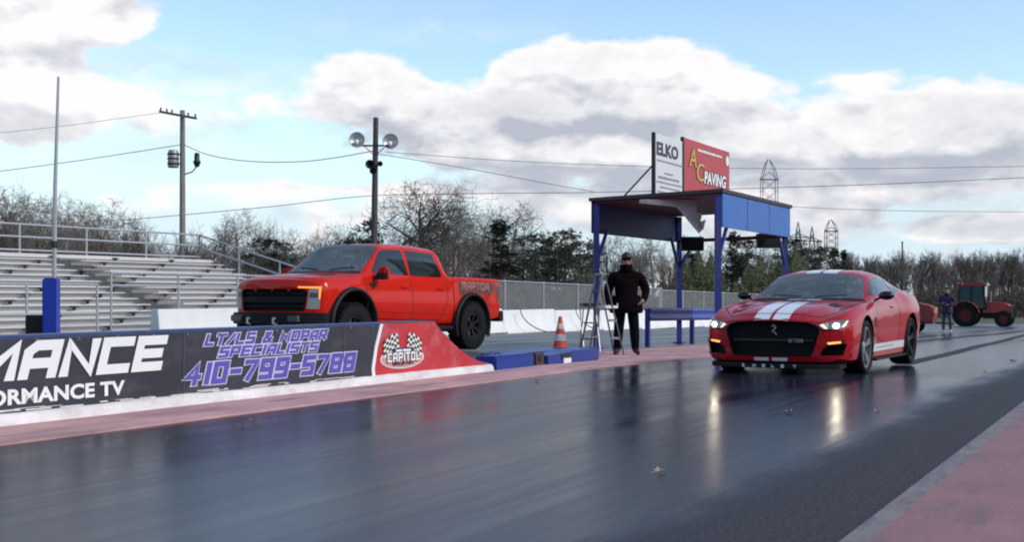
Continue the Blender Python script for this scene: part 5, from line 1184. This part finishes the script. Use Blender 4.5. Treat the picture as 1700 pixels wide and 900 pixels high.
# ================================================================ the pickup
def pickup():
    car = thing('pickup_truck', 'bright red off-road crew cab pickup in the far lane behind the wall', 'pickup')
    M_p = mat('bright_red_paint', (.54, .012, .003), .45, coat=.4, var=.05, vscale=2, spec=.08)
    def mx(x): return float(np.interp(x, [-2.96, -1.85, -1.55, -1.2, -.4, .12, .98, 1.1, 1.845, 2.55, 2.8], [-2.96, -1.6, -1.15, -.9, .13, .76, 1.47, 1.58, 2.02, 2.57, 2.8]))
    def mp(P): return [(mx(a), b_) for a, b_ in P]
    def S(zb, yb, y2, y3, y4, y5, y6, y7, z8): return [(0, zb), yb, y2, y3, y4, y5, y6, y7, (0, z8)]
    st = {
     2.80: S(.60,(.80,.60),(.90,.64),(.93,.86),(.935,1.06),(.89,1.16),(.76,1.215),(.4,1.245),1.25),
     2.55: S(.58,(.86,.58),(.95,.62),(.98,.86),(.975,1.1),(.93,1.225),(.79,1.275),(.4,1.305),1.31),
     1.845:S(.56,(.9,.56),(.97,.60),(1.0,.86),(.995,1.13),(.94,1.285),(.81,1.33),(.42,1.365),1.37),
     1.1:  S(.52,(.9,.52),(.97,.56),(.99,.85),(.985,1.15),(.935,1.325),(.83,1.375),(.42,1.40),1.405),
     .98:  S(.52,(.9,.52),(.945,.56),(1.0,.88),(.968,1.16),(.932,1.335),(.835,1.39),(.43,1.42),1.425),
     .88:  S(.52,(.9,.52),(.945,.56),(1.0,.88),(.968,1.16),(.93,1.34),(.825,1.44),(.45,1.475),1.48),
     .5:   S(.52,(.9,.52),(.945,.56),(1.0,.88),(.968,1.17),(.925,1.355),(.775,1.66),(.5,1.71),1.72),
     .12:  S(.52,(.9,.52),(.945,.56),(1.0,.88),(.968,1.17),(.922,1.365),(.73,1.875),(.52,1.935),1.95),
     -.55: S(.52,(.9,.52),(.945,.56),(1.0,.88),(.968,1.175),(.922,1.37),(.715,1.905),(.52,1.975),1.99),
     -1.2: S(.52,(.9,.52),(.945,.56),(1.0,.88),(.968,1.175),(.922,1.375),(.71,1.885),(.52,1.95),1.965),
     -1.36:S(.52,(.9,.52),(.945,.56),(1.0,.88),(.968,1.175),(.922,1.375),(.715,1.84),(.52,1.90),1.91),
     -1.46:S(.52,(.9,.52),(.945,.56),(1.0,.88),(.968,1.175),(.922,1.375),(.74,1.66),(.55,1.70),1.70),
     -1.55:S(.52,(.9,.52),(.945,.56),(1.0,.88),(.968,1.175),(.935,1.375),(.86,1.415),(.6,1.42),1.42),
     -1.85:S(.54,(.9,.54),(.97,.58),(1.0,.86),(.995,1.18),(.975,1.37),(.93,1.425),(.7,1.43),1.43),
     -2.6: S(.60,(.9,.60),(.97,.64),(.99,.88),(.985,1.18),(.968,1.38),(.925,1.435),(.7,1.44),1.44),
     -2.96:S(.64,(.88,.64),(.95,.67),(.97,.88),(.965,1.18),(.95,1.38),(.91,1.43),(.7,1.435),1.435)}
    st = {mx(k): q for k, q in st.items()}
    bm_ = loft(st, nose_bow=.27, nose_len=.6, tail_bow=.03, tail_len=.3, bulge=.03); sh = Shell(bm_)
    body = obj('body', bm_, [M_p, M_plas], car, smooth=0); RW = .46
    for x in (1.845, -1.845):
        for s in (-1, 1): cut(body, arch_bm(x, RW + .06, .56, s * .55, s * 1.3))
    b = MB(); b.prism([(-1.22, -.82), (-1.22, .82), (-2.88, .82), (-2.88, -.82)], .95, 1.6, 'z'); cut(body, b.bm())
    for s in (-1, 1):
        b = MB(); b.box((mx(-1.6), s * 1.0, 1.0), (.022, .10, 1.2)); cut(body, b.bm())       # gap between cab and bed
    grp = [(-.66,1.09),(.66,1.09),(.71,1.03),(.66,.72),(-.66,.72),(-.71,1.03)]
    b = MB(); b.prism(grp, 2.62, 3.1, 'x'); cut(body, b.bm()); finish(body)
    b = MB(); b.prism([(y * 1.02, z) for y, z in grp], 2.625, 2.64, 'x'); gr = b.build('grille', M_grl, car)
    b = MB(); b.box((2.70, 0, .91), (.05, 1.34, .10)); b.build('grille_bar', M_plas, gr, bevel=.01)
    for z in (.80, 1.02): b = MB(); b.box((2.68, 0, z), (.03, 1.34, .025)); b.build('grille_slat', M_plas, gr, bevel=.006)
    for y in (-.36, 0, .36): b = MB(); b.box((2.755, y, 1.07), (.02, .05, .02)); b.build('marker_lamp', mat('amber_marker', (.5, .2, .03), .3), gr)
    for s in (-1, 1):
        hl, = sh.patch('headlight', [(s * .735,1.10),(s * .70,.76),(s * .89,.76),(s * .91,1.10)], 'x', M_lensg, car, off=.008, res=.04)
        b_, = sh.patch('lamp_housing', [(s * .75,1.03),(s * .745,.95),(s * .865,.95),(s * .865,1.03)], 'x', M_lens, hl, off=.012, res=.04)
        if s < 0: continue                      # only the near lamp is lit
        a, = sh.patch('amber_strip', [(s * .56,1.13),(s * .56,1.103),(s * .915,1.095),(s * .915,1.13)], 'x', M_ambd, hl, off=.014, res=.03)
        a, = sh.patch('amber_strip', [(s * .88,1.095),(s * .915,1.095),(s * .898,.92),(s * .88,.92)], 'x', M_ambd, hl, off=.014, res=.03)
    for s in (-1, 1):
        for p, q in (((2.62, s * .70), (2.3, s * .86)), ((2.3, s * .86), (1.62, s * .88))): sh.patch('bonnet_gap', rod(p, q, .016), 'z', M_gap, car, off=.002, res=.06)
        sh.patch('crease_shade', rod((1.30, .74), (-1.05, .70), .02), 'y', mat('shadow_red', (.30, .006, .003), .5), car, off=.002, res=.08, sgn=s)  # crease shade painted as a thin darker red strip
        sh.patch('wiper', rod((1.42, s * .12), (1.34, s * .60), .02), 'z', M_plas, car, off=.014, res=.06)
    sh.patch('bonnet_gap', rod((2.66, -.70), (2.66, .70), .016), 'z', M_gap, car, off=.003, res=.06)
    sh.patch('cowl_panel', [(1.56, .6), (1.50, .84), (1.42, .80), (1.46, .5), (1.47, 0), (1.46, -.5), (1.42, -.80), (1.50, -.84), (1.56, -.6), (1.57, 0)], 'z', M_plas, car, off=.003, res=.06)
    # steel bumper and skid plate
    b = MB(); n = 20; out = []
    for i in range(n + 1):
        y = -1.0 + 2.0 * i / n; out.append((2.98 - .36 * (abs(y)) ** 2.2, y))
    b.prism(out + [(2.45, 1.0), (2.45, -1.0)], .50, .70, 'z'); bp = b.build('front_bumper', M_plas, car, bevel=.02)
    b = MB(); b.prism([(2.95, .46), (2.45, .46), (2.35, .30), (2.7, .30)], -.5, .5, 'y'); b.build('skid_plate', M_grey, bp, bevel=.01)
    for s in (-1, 1):
        b = MB(); b.tube([(2.99, s * .28, .60), (3.04, s * .28, .60), (3.04, s * .28, .52), (2.95, s * .28, .50)], .02, 8); b.build('tow_hook', M_steel, bp)
        b = MB(); b.box((2.93, s * .62, .60), (.06, .22, .1)); b.build('fog_lamp', M_lens, bp, bevel=.01)
    # flares
    for x in (1.845, -1.845):
        for s in (-1, 1):
            b = MB(); V = []; n = 26; a0, a1 = R(-22), R(202)
            for i in range(n + 1):
                a = a0 + (a1 - a0) * i / n
                for r_, y in ((.545, .93), (.56, 1.045), (.585, 1.065), (.625, 1.05), (.65, .96)):
                    V.append((x + r_ * math.cos(a), s * y, RW + .06 + r_ * math.sin(a) * .98))
            b.add(V, [(i * 5 + j, (i + 1) * 5 + j, (i + 1) * 5 + j + 1, i * 5 + j + 1) for i in range(n) for j in range(4)]); b.build('wheel_flare', M_plas, car, smooth=50)
    # bonnet panel, glass
    sh.patch('bonnet_panel', [(2.45, -.40), (2.45, .40), (1.68, .46), (1.68, -.46)], 'z', mat('satin_black_bonnet', (.03, .012, .014), .25), car, off=.004, res=.08)
    for s in (-1, 1): sh.patch('bonnet_vent', [(2.25, s * .54), (2.25, s * .66), (1.9, s * .70), (1.9, s * .57)], 'z', M_plas, car, off=.004, res=.08)
    sh.patch('windscreen', mp([(.955, 0), (.95, .5), (.90, .80), (.5, .735), (.16, .69), (.145, .45), (.14, 0), (.145, -.45), (.16, -.69), (.5, -.735), (.90, -.80), (.95, -.5)]), 'z', M_glassw, car, off=.004, res=.06)
    sh.patch('front_side_window', mp([(.70,1.42),(.25,1.80),(.10,1.84),(-.34,1.86),(-.36,1.40)]), 'y', M_glass, car, off=.005, res=.06, mirror=True)
    sh.patch('rear_side_window', mp([(-.44,1.86),(-1.12,1.84),(-1.22,1.44),(-1.16,1.40),(-.42,1.40)]), 'y', M_glass, car, off=.005, res=.06, mirror=True)
    sh.patch('rear_window', [(-.6,1.45),(.6,1.45),(.56,1.82),(-.56,1.82)], 'x', M_glass, car, off=.005, res=.06, sgn=-1)
    for s in (-1, 1):
        for p, q in (((.98,1.32),(.96,.62)), ((.96,.62),(-.40,.60)), ((-.39,1.38),(-.41,.60)), ((-.41,.60),(-1.12,.60)), ((-1.12,.60),(-1.36,1.0)), ((-1.36,1.0),(-1.34,1.38))):
            sh.patch('door_gap', rod((mx(p[0]), p[1]), (mx(q[0]), q[1]), .016), 'y', M_gap, car, off=.002, res=.06, sgn=s)
        for x in (mx(-.22), mx(-1.10)): sh.patch('door_handle', [(x - .12,1.165),(x + .1,1.165),(x + .1,1.20),(x - .12,1.205)], 'y', M_p, car, off=.03, res=.03, sgn=s)
        b = MB(); b.box((1.16, s * 1.10, 1.405), (.13, .22, .20)); mi = b.build('wing_mirror', M_p, car, bevel=.04); b = MB(); b.beam((1.16, s * .92, 1.33), (1.16, s * 1.02, 1.34), .06, .06); b.box((1.19, s * 1.095, 1.35), (.13, .20, .12)); b.build('mirror_arm', M_plas, mi, bevel=.015)
        b = MB(); b.prism([(1.15, s * .80), (1.15, s * 1.04), (-1.15, s * 1.04), (-1.15, s * .80)], .42, .50, 'z'); b.build('side_step', M_plas, car, bevel=.02)
        # fender vent and the grey graphic on the bed
        sh.patch('fender_vent', [(1.40,1.22),(1.24,1.24),(1.22,1.15),(1.30,1.12)], 'y', M_plas, car, off=.005, res=.05, sgn=s)
        gph, = sh.patch('bed_graphic', [(-1.40,1.35),(-2.62,1.36),(-2.72,1.22),(-2.45,1.05),(-2.36,1.12),(-1.85,1.14),(-1.50,1.05),(-1.40,1.12)], 'y', mat('graphite_graphic', (.13, .03, .028), .5, var=.6, vscale=9), car, off=.003, res=.05, sgn=s)
        bo, cur = strokes_bm('RAPTOR', .115, .03, 1.25, .42, 0)
        for v in bo.verts:
            hit, nrm, _, _ = sh.t.ray_cast(Vector((-1.50 - s * 0 - (v.co.x * 1.02 / cur if s > 0 else 1.02 - v.co.x * 1.02 / cur), s * 5, 1.21 + v.co.y)), Vector((0, -s, 0))); v.co = hit + Vector((0, s * (.007 + v.co.z), 0))
        obj('bed_lettering', bo, mat('grey_lettering', (.30, .17, .155), .5, var=.5, vscale=14), gph, smooth=0)
        tl, = sh.patch('tail_lamp', [(-2.70,1.37),(-2.96,1.37),(-2.96,.98),(-2.84,.96),(-2.78,1.06)], 'y', mat('tail_lamp_crimson', (.28, .01, .03), .12), car, off=.006, res=.04, sgn=s)
        sh.patch('tail_lamp_core', [(-2.76,1.29),(-2.90,1.30),(-2.91,1.05),(-2.84,1.04)], 'y', mat('tail_lamp_dark', (.06, .006, .015), .1), tl, off=.010, res=.04, sgn=s)
    b = MB(); b.prism([(-2.9, -.98), (-2.9, .98), (-3.12, .95), (-3.16, .6), (-3.16, -.6), (-3.12, -.95)], .58, .80, 'z'); b.build('rear_bumper', M_plas, car, bevel=.02)
    b = MB(); b.box((0, 0, .60), (5.0, 1.1, .25)); b.beam((1.845, -.8, .46), (1.845, .8, .46), .14, .14); b.beam((-1.845, -.8, .46), (-1.845, .8, .46), .18, .18); b.build('chassis', M_plas, car)
    b = MB(); b.tube([(-.1, .0, 1.985), (-.1, 0, 2.0)], .02, 6)
    b = MB()
    for y in (-.55, -.2, .2, .55): b.box((.60, y, 1.953 - .03 * abs(y)), (.10, .07, .02))
    b.build('roof_marker_lamps', M_p, car, bevel=.006)
    for x in (1.845, -1.845):
        for s in (-1, 1): wheel(car, x, s * .89, RW, .33, .235, M_tyre, M_rimb, 6, s, True, M_disc)
    return car
pk = pickup()
PIT = R(-1.3)
pk.location = T(18.42, 12.9, 0); pk.rotation_euler = (0, PIT, ANG + math.pi + R(-2.26))
for w_ in kids(pk):                       # the wheels stay on the ground while the body squats at the rear
    if w_.name.startswith('wheel') and w_.type == 'EMPTY': w_.location.z -= w_.location.x * math.sin(-PIT)
# ---------------------------------------------------------------- people
def skin_body(joints, bones, subdiv=2):
    """joints: name -> (x, y, z, radius); bones: pairs; one continuous skinned surface"""
    b = bmesh.new(); L = b.verts.layers.skin.verify(); V = {}
    for k, (x, y, z, r) in joints.items():
        v = b.verts.new((x, y, z)); rr = r if isinstance(r, tuple) else (r, r); v[L].radius = rr; V[k] = v
    V['hip'][L].use_root = True
    for a, c in bones: b.edges.new((V[a], V[c]))
    me = bpy.data.meshes.new('body'); b.to_mesh(me); b.free(); o = bpy.data.objects.new('body', me); COL.objects.link(o)
    md = o.modifiers.new('skin', 'SKIN'); md.branch_smoothing = .4; md.use_smooth_shade = True; s = o.modifiers.new('sub', 'SUBSURF'); s.levels = subdiv; s.render_levels = subdiv
    nm = new_mesh_from(o); bpy.data.objects.remove(o); bpy.data.meshes.remove(me)
    return nm
M_skin = mat('skin', (.33, .19, .14), .6)
def person(lab, loc, rz, h, jacket, trousers, shoes, pose, hat=True, glasses=True, skin=M_skin, bulk=1.0):
    k = h / 1.80; B_ = bulk; J = dict(
        hip=(0, 0, .95, (.165 * B_, .125 * B_)), wa=(0, 0, 1.08, (.185 * B_, .14 * B_)), ch=(0, .01, 1.27, (.21 * B_, .15 * B_)), sh=(0, .015, 1.43, (.165 * B_, .11 * B_)), nk=(0, .01, 1.53, .062), hd0=(0, -.005, 1.60, (.07, .085)), hd=(0, -.01, 1.69, (.078, .098)), hd1=(0, 0, 1.765, (.062, .075)))
    Bn = [('hip', 'wa'), ('wa', 'ch'), ('ch', 'sh'), ('sh', 'nk'), ('nk', 'hd0'), ('hd0', 'hd'), ('hd', 'hd1')]
    for s, n in ((-1, 'r'), (1, 'l')):
        J.update({n + 'th': (s * .105, 0, .86, .108 * (.5 + .5 * B_)), n + 'kn': (s * pose.get('kn', .125), -.02, .50, .075 * B_), n + 'ca': (s * pose.get('ca', .135), .0, .30, .07 * B_), n + 'an': (s * pose.get('an', .14), .02, .09, .055 * B_), n + 'ft': (s * pose.get('an', .14) + s * .03, -.10, .045, (.045, .042)), n + 'to': (s * pose.get('an', .14) + s * .045, -.19, .035, (.04, .03))})
        Bn += [('hip', n + 'th'), (n + 'th', n + 'kn'), (n + 'kn', n + 'ca'), (n + 'ca', n + 'an'), (n + 'an', n + 'ft'), (n + 'ft', n + 'to')]
        el, wr, hn = pose[n]
        J.update({n + 'so': (s * .22 * (.7 + .3 * B_), .015, 1.405, .085 * B_), n + 'el': (s * el[0], el[1], el[2], .066 * B_), n + 'wr': (s * wr[0], wr[1], wr[2], .05 * (.5 + .5 * B_)), n + 'hn': (s * hn[0], hn[1], hn[2], (.045, .03))})
        Bn += [('sh', n + 'so'), (n + 'so', n + 'el'), (n + 'el', n + 'wr'), (n + 'wr', n + 'hn')]
        w = Vector(J[n + 'wr'][:3]); q = Vector(J[n + 'hn'][:3]); d = (q - w).normalized(); a = Vector((0, 1, 0)) if abs(d.y) < .8 else Vector((1, 0, 0)); side = d.cross(a).normalized(); fw = side.cross(d)
        for i, (o, ln) in enumerate(((-.03, .062), (-.01, .074), (.011, .069), (.03, .053))):
            r0 = q + fw * o + d * .02; J[f'{n}f{i}a'] = (*r0, .0105); J[f'{n}f{i}b'] = (*(r0 + d * ln * .6 + side * .008), .0098); J[f'{n}f{i}c'] = (*(r0 + d * ln + side * .024), .0085)
            Bn += [(n + 'hn', f'{n}f{i}a'), (f'{n}f{i}a', f'{n}f{i}b'), (f'{n}f{i}b', f'{n}f{i}c')]
        t0 = q - fw * .045 - d * .02; J[n + 'ta'] = (*t0, .013); J[n + 'tb'] = (*(t0 + d * .05 - fw * .012), .011); Bn += [(n + 'hn', n + 'ta'), (n + 'ta', n + 'tb')]
    me = skin_body(J, Bn); root = thing('person', lab, 'person', loc, rz, scale=k)
    for m in (jacket, trousers, shoes, skin): me.materials.append(m)
    hands = [Vector(J[n + 'hn'][:3]) for n in 'rl']; wrs = [Vector(J[n + 'wr'][:3]) for n in 'rl']
    for p in me.polygons:
        c = p.center; i = 0
        if c.z > 1.545: i = 3
        elif any((c - hq).length < .12 and (c - hq).dot(wq - hq) < (wq - hq).length * .02 + .003 for hq, wq in zip(hands, wrs)): i = 3
        elif c.z < .105: i = 2
        elif c.z < .86 and abs(c.x) < .235 : i = 1
        p.material_index = i
    body = bpy.data.objects.new('body', me); COL.objects.link(body); body.parent = root
    b = MB(); b.lathe([(.20 * B_, .74), (.228 * B_, .76), (.225 * B_, .84), (.21 * B_, .97), (.19 * B_, 1.06)], 20, c=(0, 0, 0)); b.v = [(x, y * .78, z) for x, y, z in b.v]; b.build('jacket_hem', jacket, root, smooth=60)
    b = MB(); b.lathe([(.09, 1.47), (.125, 1.50), (.112, 1.58), (.10, 1.615), (.085, 1.60)], 16) if bulk > 1.1 else b.lathe([(.075, 1.47), (.10, 1.50), (.092, 1.57), (.075, 1.565)], 16); b.build('collar', jacket, root, smooth=60)
    b = MB(); b.ball((0, -.108, 1.665), (.014, .022, .026), 8, 6); b.build('nose', skin, root, smooth=60)
    for s in (-1, 1): b = MB(); b.ball((s * .08, .0, 1.675), (.014, .026, .036), 8, 6); b.build('ear', skin, root, smooth=60)
    b = MB(); b.box((0, -.098, 1.618), (.05, .02, .01)); b.build('mouth', mat('lips', (.2, .08, .07), .6), root)
    if glasses: b = MB(); b.box((0, -.10, 1.695), (.135, .03, .036)); b.build('sunglasses', M_gloss, root, bevel=.008)
    else:
        for s in (-1, 1): b = MB(); b.ball((s * .033, -.092, 1.695), (.014, .012, .009), 8, 6); b.build('eye', M_black, root, smooth=60)
    if hat:
        b = MB(); b.ball((0, .0, 1.745), (.098, .118, .09), 18, 10); b.prism([(-.08, -.08), (-.075, -.17), (0, -.2), (.075, -.17), (.08, -.08)], 1.735, 1.745, 'z'); b.build('cap', M_black, root, smooth=50)
    else:
        b = MB(); b.ball((0, .02, 1.745), (.092, .108, .075), 18, 10); b.build('hair', mat('dark_hair', (.02, .015, .012), .7), root, smooth=60)
    return root
M_jk = mat('dark_maroon_jacket', (.0045, .002, .003), .95, spec=.1, var=.3, vscale=6); M_tr = mat('navy_trousers', (.003, .003, .007), .95, spec=.1, var=.3, vscale=6); M_sh = mat('dark_red_shoes', (.05, .012, .014), .6)
face = lambda x: math.atan2((x - 850) / F, 1.0)
p = gd(1040, 21.9); p.z += .02
person('man in dark maroon jacket, black cap and dark trousers standing behind the step ladder', p, -face(1040) + R(4), 1.83, M_jk, M_tr, M_sh,
       {'r': ((.33, .03, 1.14), (.325, -.06, .92), (.315, -.09, .83)), 'l': ((.36, .05, 1.14), (.30, -.12, .97), (.24, -.19, .94)), 'an': .16, 'ca': .15, 'kn': .135}, bulk=1.3)
M_jk2 = mat('purple_navy_jacket', (.022, .012, .06), .8, var=.3, vscale=6); M_tr2 = mat('grey_blue_jeans', (.06, .07, .10), .85, var=.3, vscale=6); M_sh2 = mat('pale_shoes', (.4, .38, .36), .6)
person('man in purple navy jacket and jeans standing left of the red tractor', gd(1572, 47.5), -face(1572) + R(-14), 1.78, M_jk2, M_tr2, M_sh2,
       {'r': ((.30, .02, 1.17), (.16, -.22, 1.13), (.05, -.27, 1.15)), 'l': ((.30, .0, 1.17), (.17, -.20, 1.10), (.06, -.25, 1.09))}, hat=False, glasses=False)
# ---------------------------------------------------------------- tractor and the machine behind the coupe
M_tor = mat('tractor_red', (.38, .03, .025), .45, var=.12, vscale=3, coat=.4); M_tgl = mat('cab_glass', (.05, .085, .085), .06, spec=.7)
def tractor():
    t = thing('tractor', 'red compact tractor with black framed glass cab parked at the woods edge', 'tractor')
    b = MB(); b.prism([(.30,.78),(1.55,.74),(1.62,.95),(1.55,1.22),(1.2,1.34),(.30,1.42)], -.33, .33, 'y'); b.build('bonnet', M_tor, t, bevel=.06)
    b = MB(); b.box((1.61, 0, .98), (.05, .5, .36)); gl = b.build('grille', M_plas, t, bevel=.02)
    for s in (-1, 1): b = MB(); b.box((1.60, s * .19, 1.16), (.06, .18, .10)); b.build('headlight', M_lensg, t, bevel=.02)
    b = MB(); b.box((.9, 0, .62), (1.5, .4, .34)); b.beam((1.25, -.55, .45), (1.25, .55, .45), .12, .12); b.box((-.5, 0, .75), (1.3, .55, .5)); b.box((-.35, 0, 1.0), (1.25, 1.1, .12)); b.build('chassis', M_plas, t, bevel=.02)
    zr = 2.28
    for s in (-1, 1):
        for (x0, x1) in ((.36, .18), (-.42, -.42), (-1.12, -1.02)):
            b = MB(); b.beam((x0, s * .60, 1.05), (x1, s * .55, zr), .07, .07); b.build('cab_post', M_plas, t)
        b = MB(); b.prism([(.30,1.08),(.15,zr - .03),(-.38,zr - .03),(-.38,1.08)], s * .57, s * .58, 'y'); b.build('side_window', M_tgl, t)
        b = MB(); b.prism([(-.46,1.3),(-.46,zr - .03),(-.98,zr - .03),(-1.06,1.3)], s * .57, s * .58, 'y'); b.build('side_window', M_tgl, t)
        b = MB(); V = []; n = 14
        for i in range(n + 1):
            a = R(10) + R(160) * i / n
            for r_, y in ((.74, .42), (.77, .42), (.77, .98), (.74, .98)): V.append((-.72 + r_ * math.cos(a), s * y, .66 + r_ * math.sin(a)))
        b.add(V, [(i * 4 + j, (i + 1) * 4 + j, (i + 1) * 4 + (j + 1) % 4, i * 4 + (j + 1) % 4) for i in range(n) for j in range(4)]); b.build('mudguard', M_tor, t, smooth=40)
        b = MB(); b.tube([(.25, s * .6, 1.7), (.3, s * .85, 1.75)], .015, 6); b.box((.3, s * .9, 1.72), (.04, .12, .22)); b.build('wing_mirror', M_plas, t)
    b = MB(); b.prism([(-.55, 1.1), (.55, 1.1), (.5, zr - .03), (-.5, zr - .03)], .0, .012, 'x'); ws = b.build('windscreen', M_tgl, t); ws.location = (.28, 0, 0)
    b = MB(); b.prism([(-.52, 1.3), (.52, 1.3), (.5, zr - .03), (-.5, zr - .03)], -1.06, -1.05, 'x'); b.build('rear_window', M_tgl, t)
    b = MB(); b.box((-.42, 0, zr + .06), (1.6, 1.32, .13)); b.build('roof', M_tor, t, bevel=.05)
    b = MB(); b.box((.38, 0, zr + .05), (.06, 1.0, .08)); b.build('lamp_bar', M_lensg, t)
    b = MB(); b.box((-.55, 0, 1.25), (.45, .45, .12)); b.box((-.76, 0, 1.5), (.1, .45, .5)); b.build('seat', M_plas, t, bevel=.03)
    b = MB(); b.tube([(.5, .3, 1.35), (.5, .3, 2.0)], .035, 8); b.build('exhaust', M_grey, t)
    for x, y, r_, w_, rr in ((-.72, .72, .66, .42, .36), (1.25, .66, .44, .30, .24)):
        for s in (-1, 1): wheel(t, x, s * y, r_, w_, rr, M_tyre, mat('dark_red_rim', (.16, .014, .012), .6), 6, s, True, mat('dark_red_rim', (.16, .014, .012), .6))
    return t
tr_ = tractor(); tr_.location = gd(1628, 66); tr_.rotation_euler.z = R(-28); tr_.scale = (.98,) * 3
t = thing('utility_trailer', 'red machine trailer half hidden behind the tail of the coupe', 'trailer', gd(1522, 46), R(-30), None, .85)
b = MB(); b.prism([(-.9,.55),(.75,.5),(.85,.9),(.7,1.22),(.1,1.36),(-.9,1.30)], -.5, .5, 'y'); b.build('hopper', mat('dull_red_steel', (.22, .03, .025), .55, var=.25, vscale=4), t, bevel=.05)
b = MB(); b.box((-.1, 0, .48), (1.7, .8, .12)); b.beam((.8, 0, .46), (1.6, 0, .42), .08, .08); b.build('chassis', mat('rusty_frame', (.09, .045, .035), .8, var=.4, vscale=6), t, bevel=.01)
b = MB(); b.box((.78, 0, 1.02), (.1, .7, .3)); b.build('front_panel', mat('pale_red_panel', (.45, .16, .13), .5, var=.2, vscale=4), t, bevel=.02)
for s in (-1, 1): wheel(t, -.15, s * .62, .36, .22, .2, M_tyre, mat('rust_brown_rim', (.13, .06, .045), .7), 6, s, True, M_grey)
# ---------------------------------------------------------------- fallen leaves on the wet lane
M_lf = mat('dry_leaf_tan', (.42, .30, .17), .6, var=.25, vscale=30); M_lf2 = mat('dry_leaf_brown', (.16, .075, .03), .65, var=.3, vscale=30)
def leaf(lab, x, y, w, m, seed):
    d = HC * F / (y - 490); c = at(x, y, d); c.z = gz(UV(c.x, c.y)[0]) + .006; r = random.Random(seed); t = thing('fallen_leaf', lab, 'leaf', c, r.uniform(0, 6.28), group='fallen leaves on the wet lane')
    n = 18; V = [(0, 0, .012)]
    for i in range(n):
        a = 2 * math.pi * i / n; q = w * (.36 + .16 * math.cos(5 * a + .4) + .05 * r.uniform(-1, 1)); x_, y_ = q * math.cos(a), q * .8 * math.sin(a); V.append((x_, y_, .004 + abs(y_) * .55 + .12 * max(0, x_)))
    b = MB(); b.add(V, [(0, i + 1, (i + 1) % n + 1) for i in range(n)]); b.build('blade', m, t, smooth=60)
    b = MB(); b.tube([(0, 0, .01), (-w * .5, w * .05, .006), (-w * .8, w * .12, .004)], w * .014, 5); b.build('stalk', m, t)
leaf('pale curled dry leaf lying on the wet lane, largest and nearest the camera', 1096, 786, .10, M_lf, 1)
leaf('pale leaf on the wet lane between the two headlight reflections', 1310, 687, .10, M_lf, 2)
leaf('orange brown leaf on the wet lane below the phone number', 401, 711, .09, M_lf2, 3)
leaf('small dark leaf on the wet lane left of the orange brown one', 281, 731, .07, M_lf2, 4)
leaf('small pale leaf just right of the orange brown leaf', 418, 700, .06, M_lf, 5)
leaf('dark leaf at the lane edge in front of the blue timing box', 893, 634, .13, M_lf2, 6)
leaf('brown leaf on the pale wet lane behind the coupe, nearest its rear tyre', 1634, 617, .10, M_lf2, 7)
leaf('dark leaf near the right edge of the frame behind the coupe', 1668, 615, .12, M_lf2, 8)
leaf('curled olive leaf farthest up the lane right of the coupe', 1680, 594, .15, M_lf2, 9)
leaf('small leaf on the lane right of the headlight reflection', 1456, 684, .07, M_lf, 10)
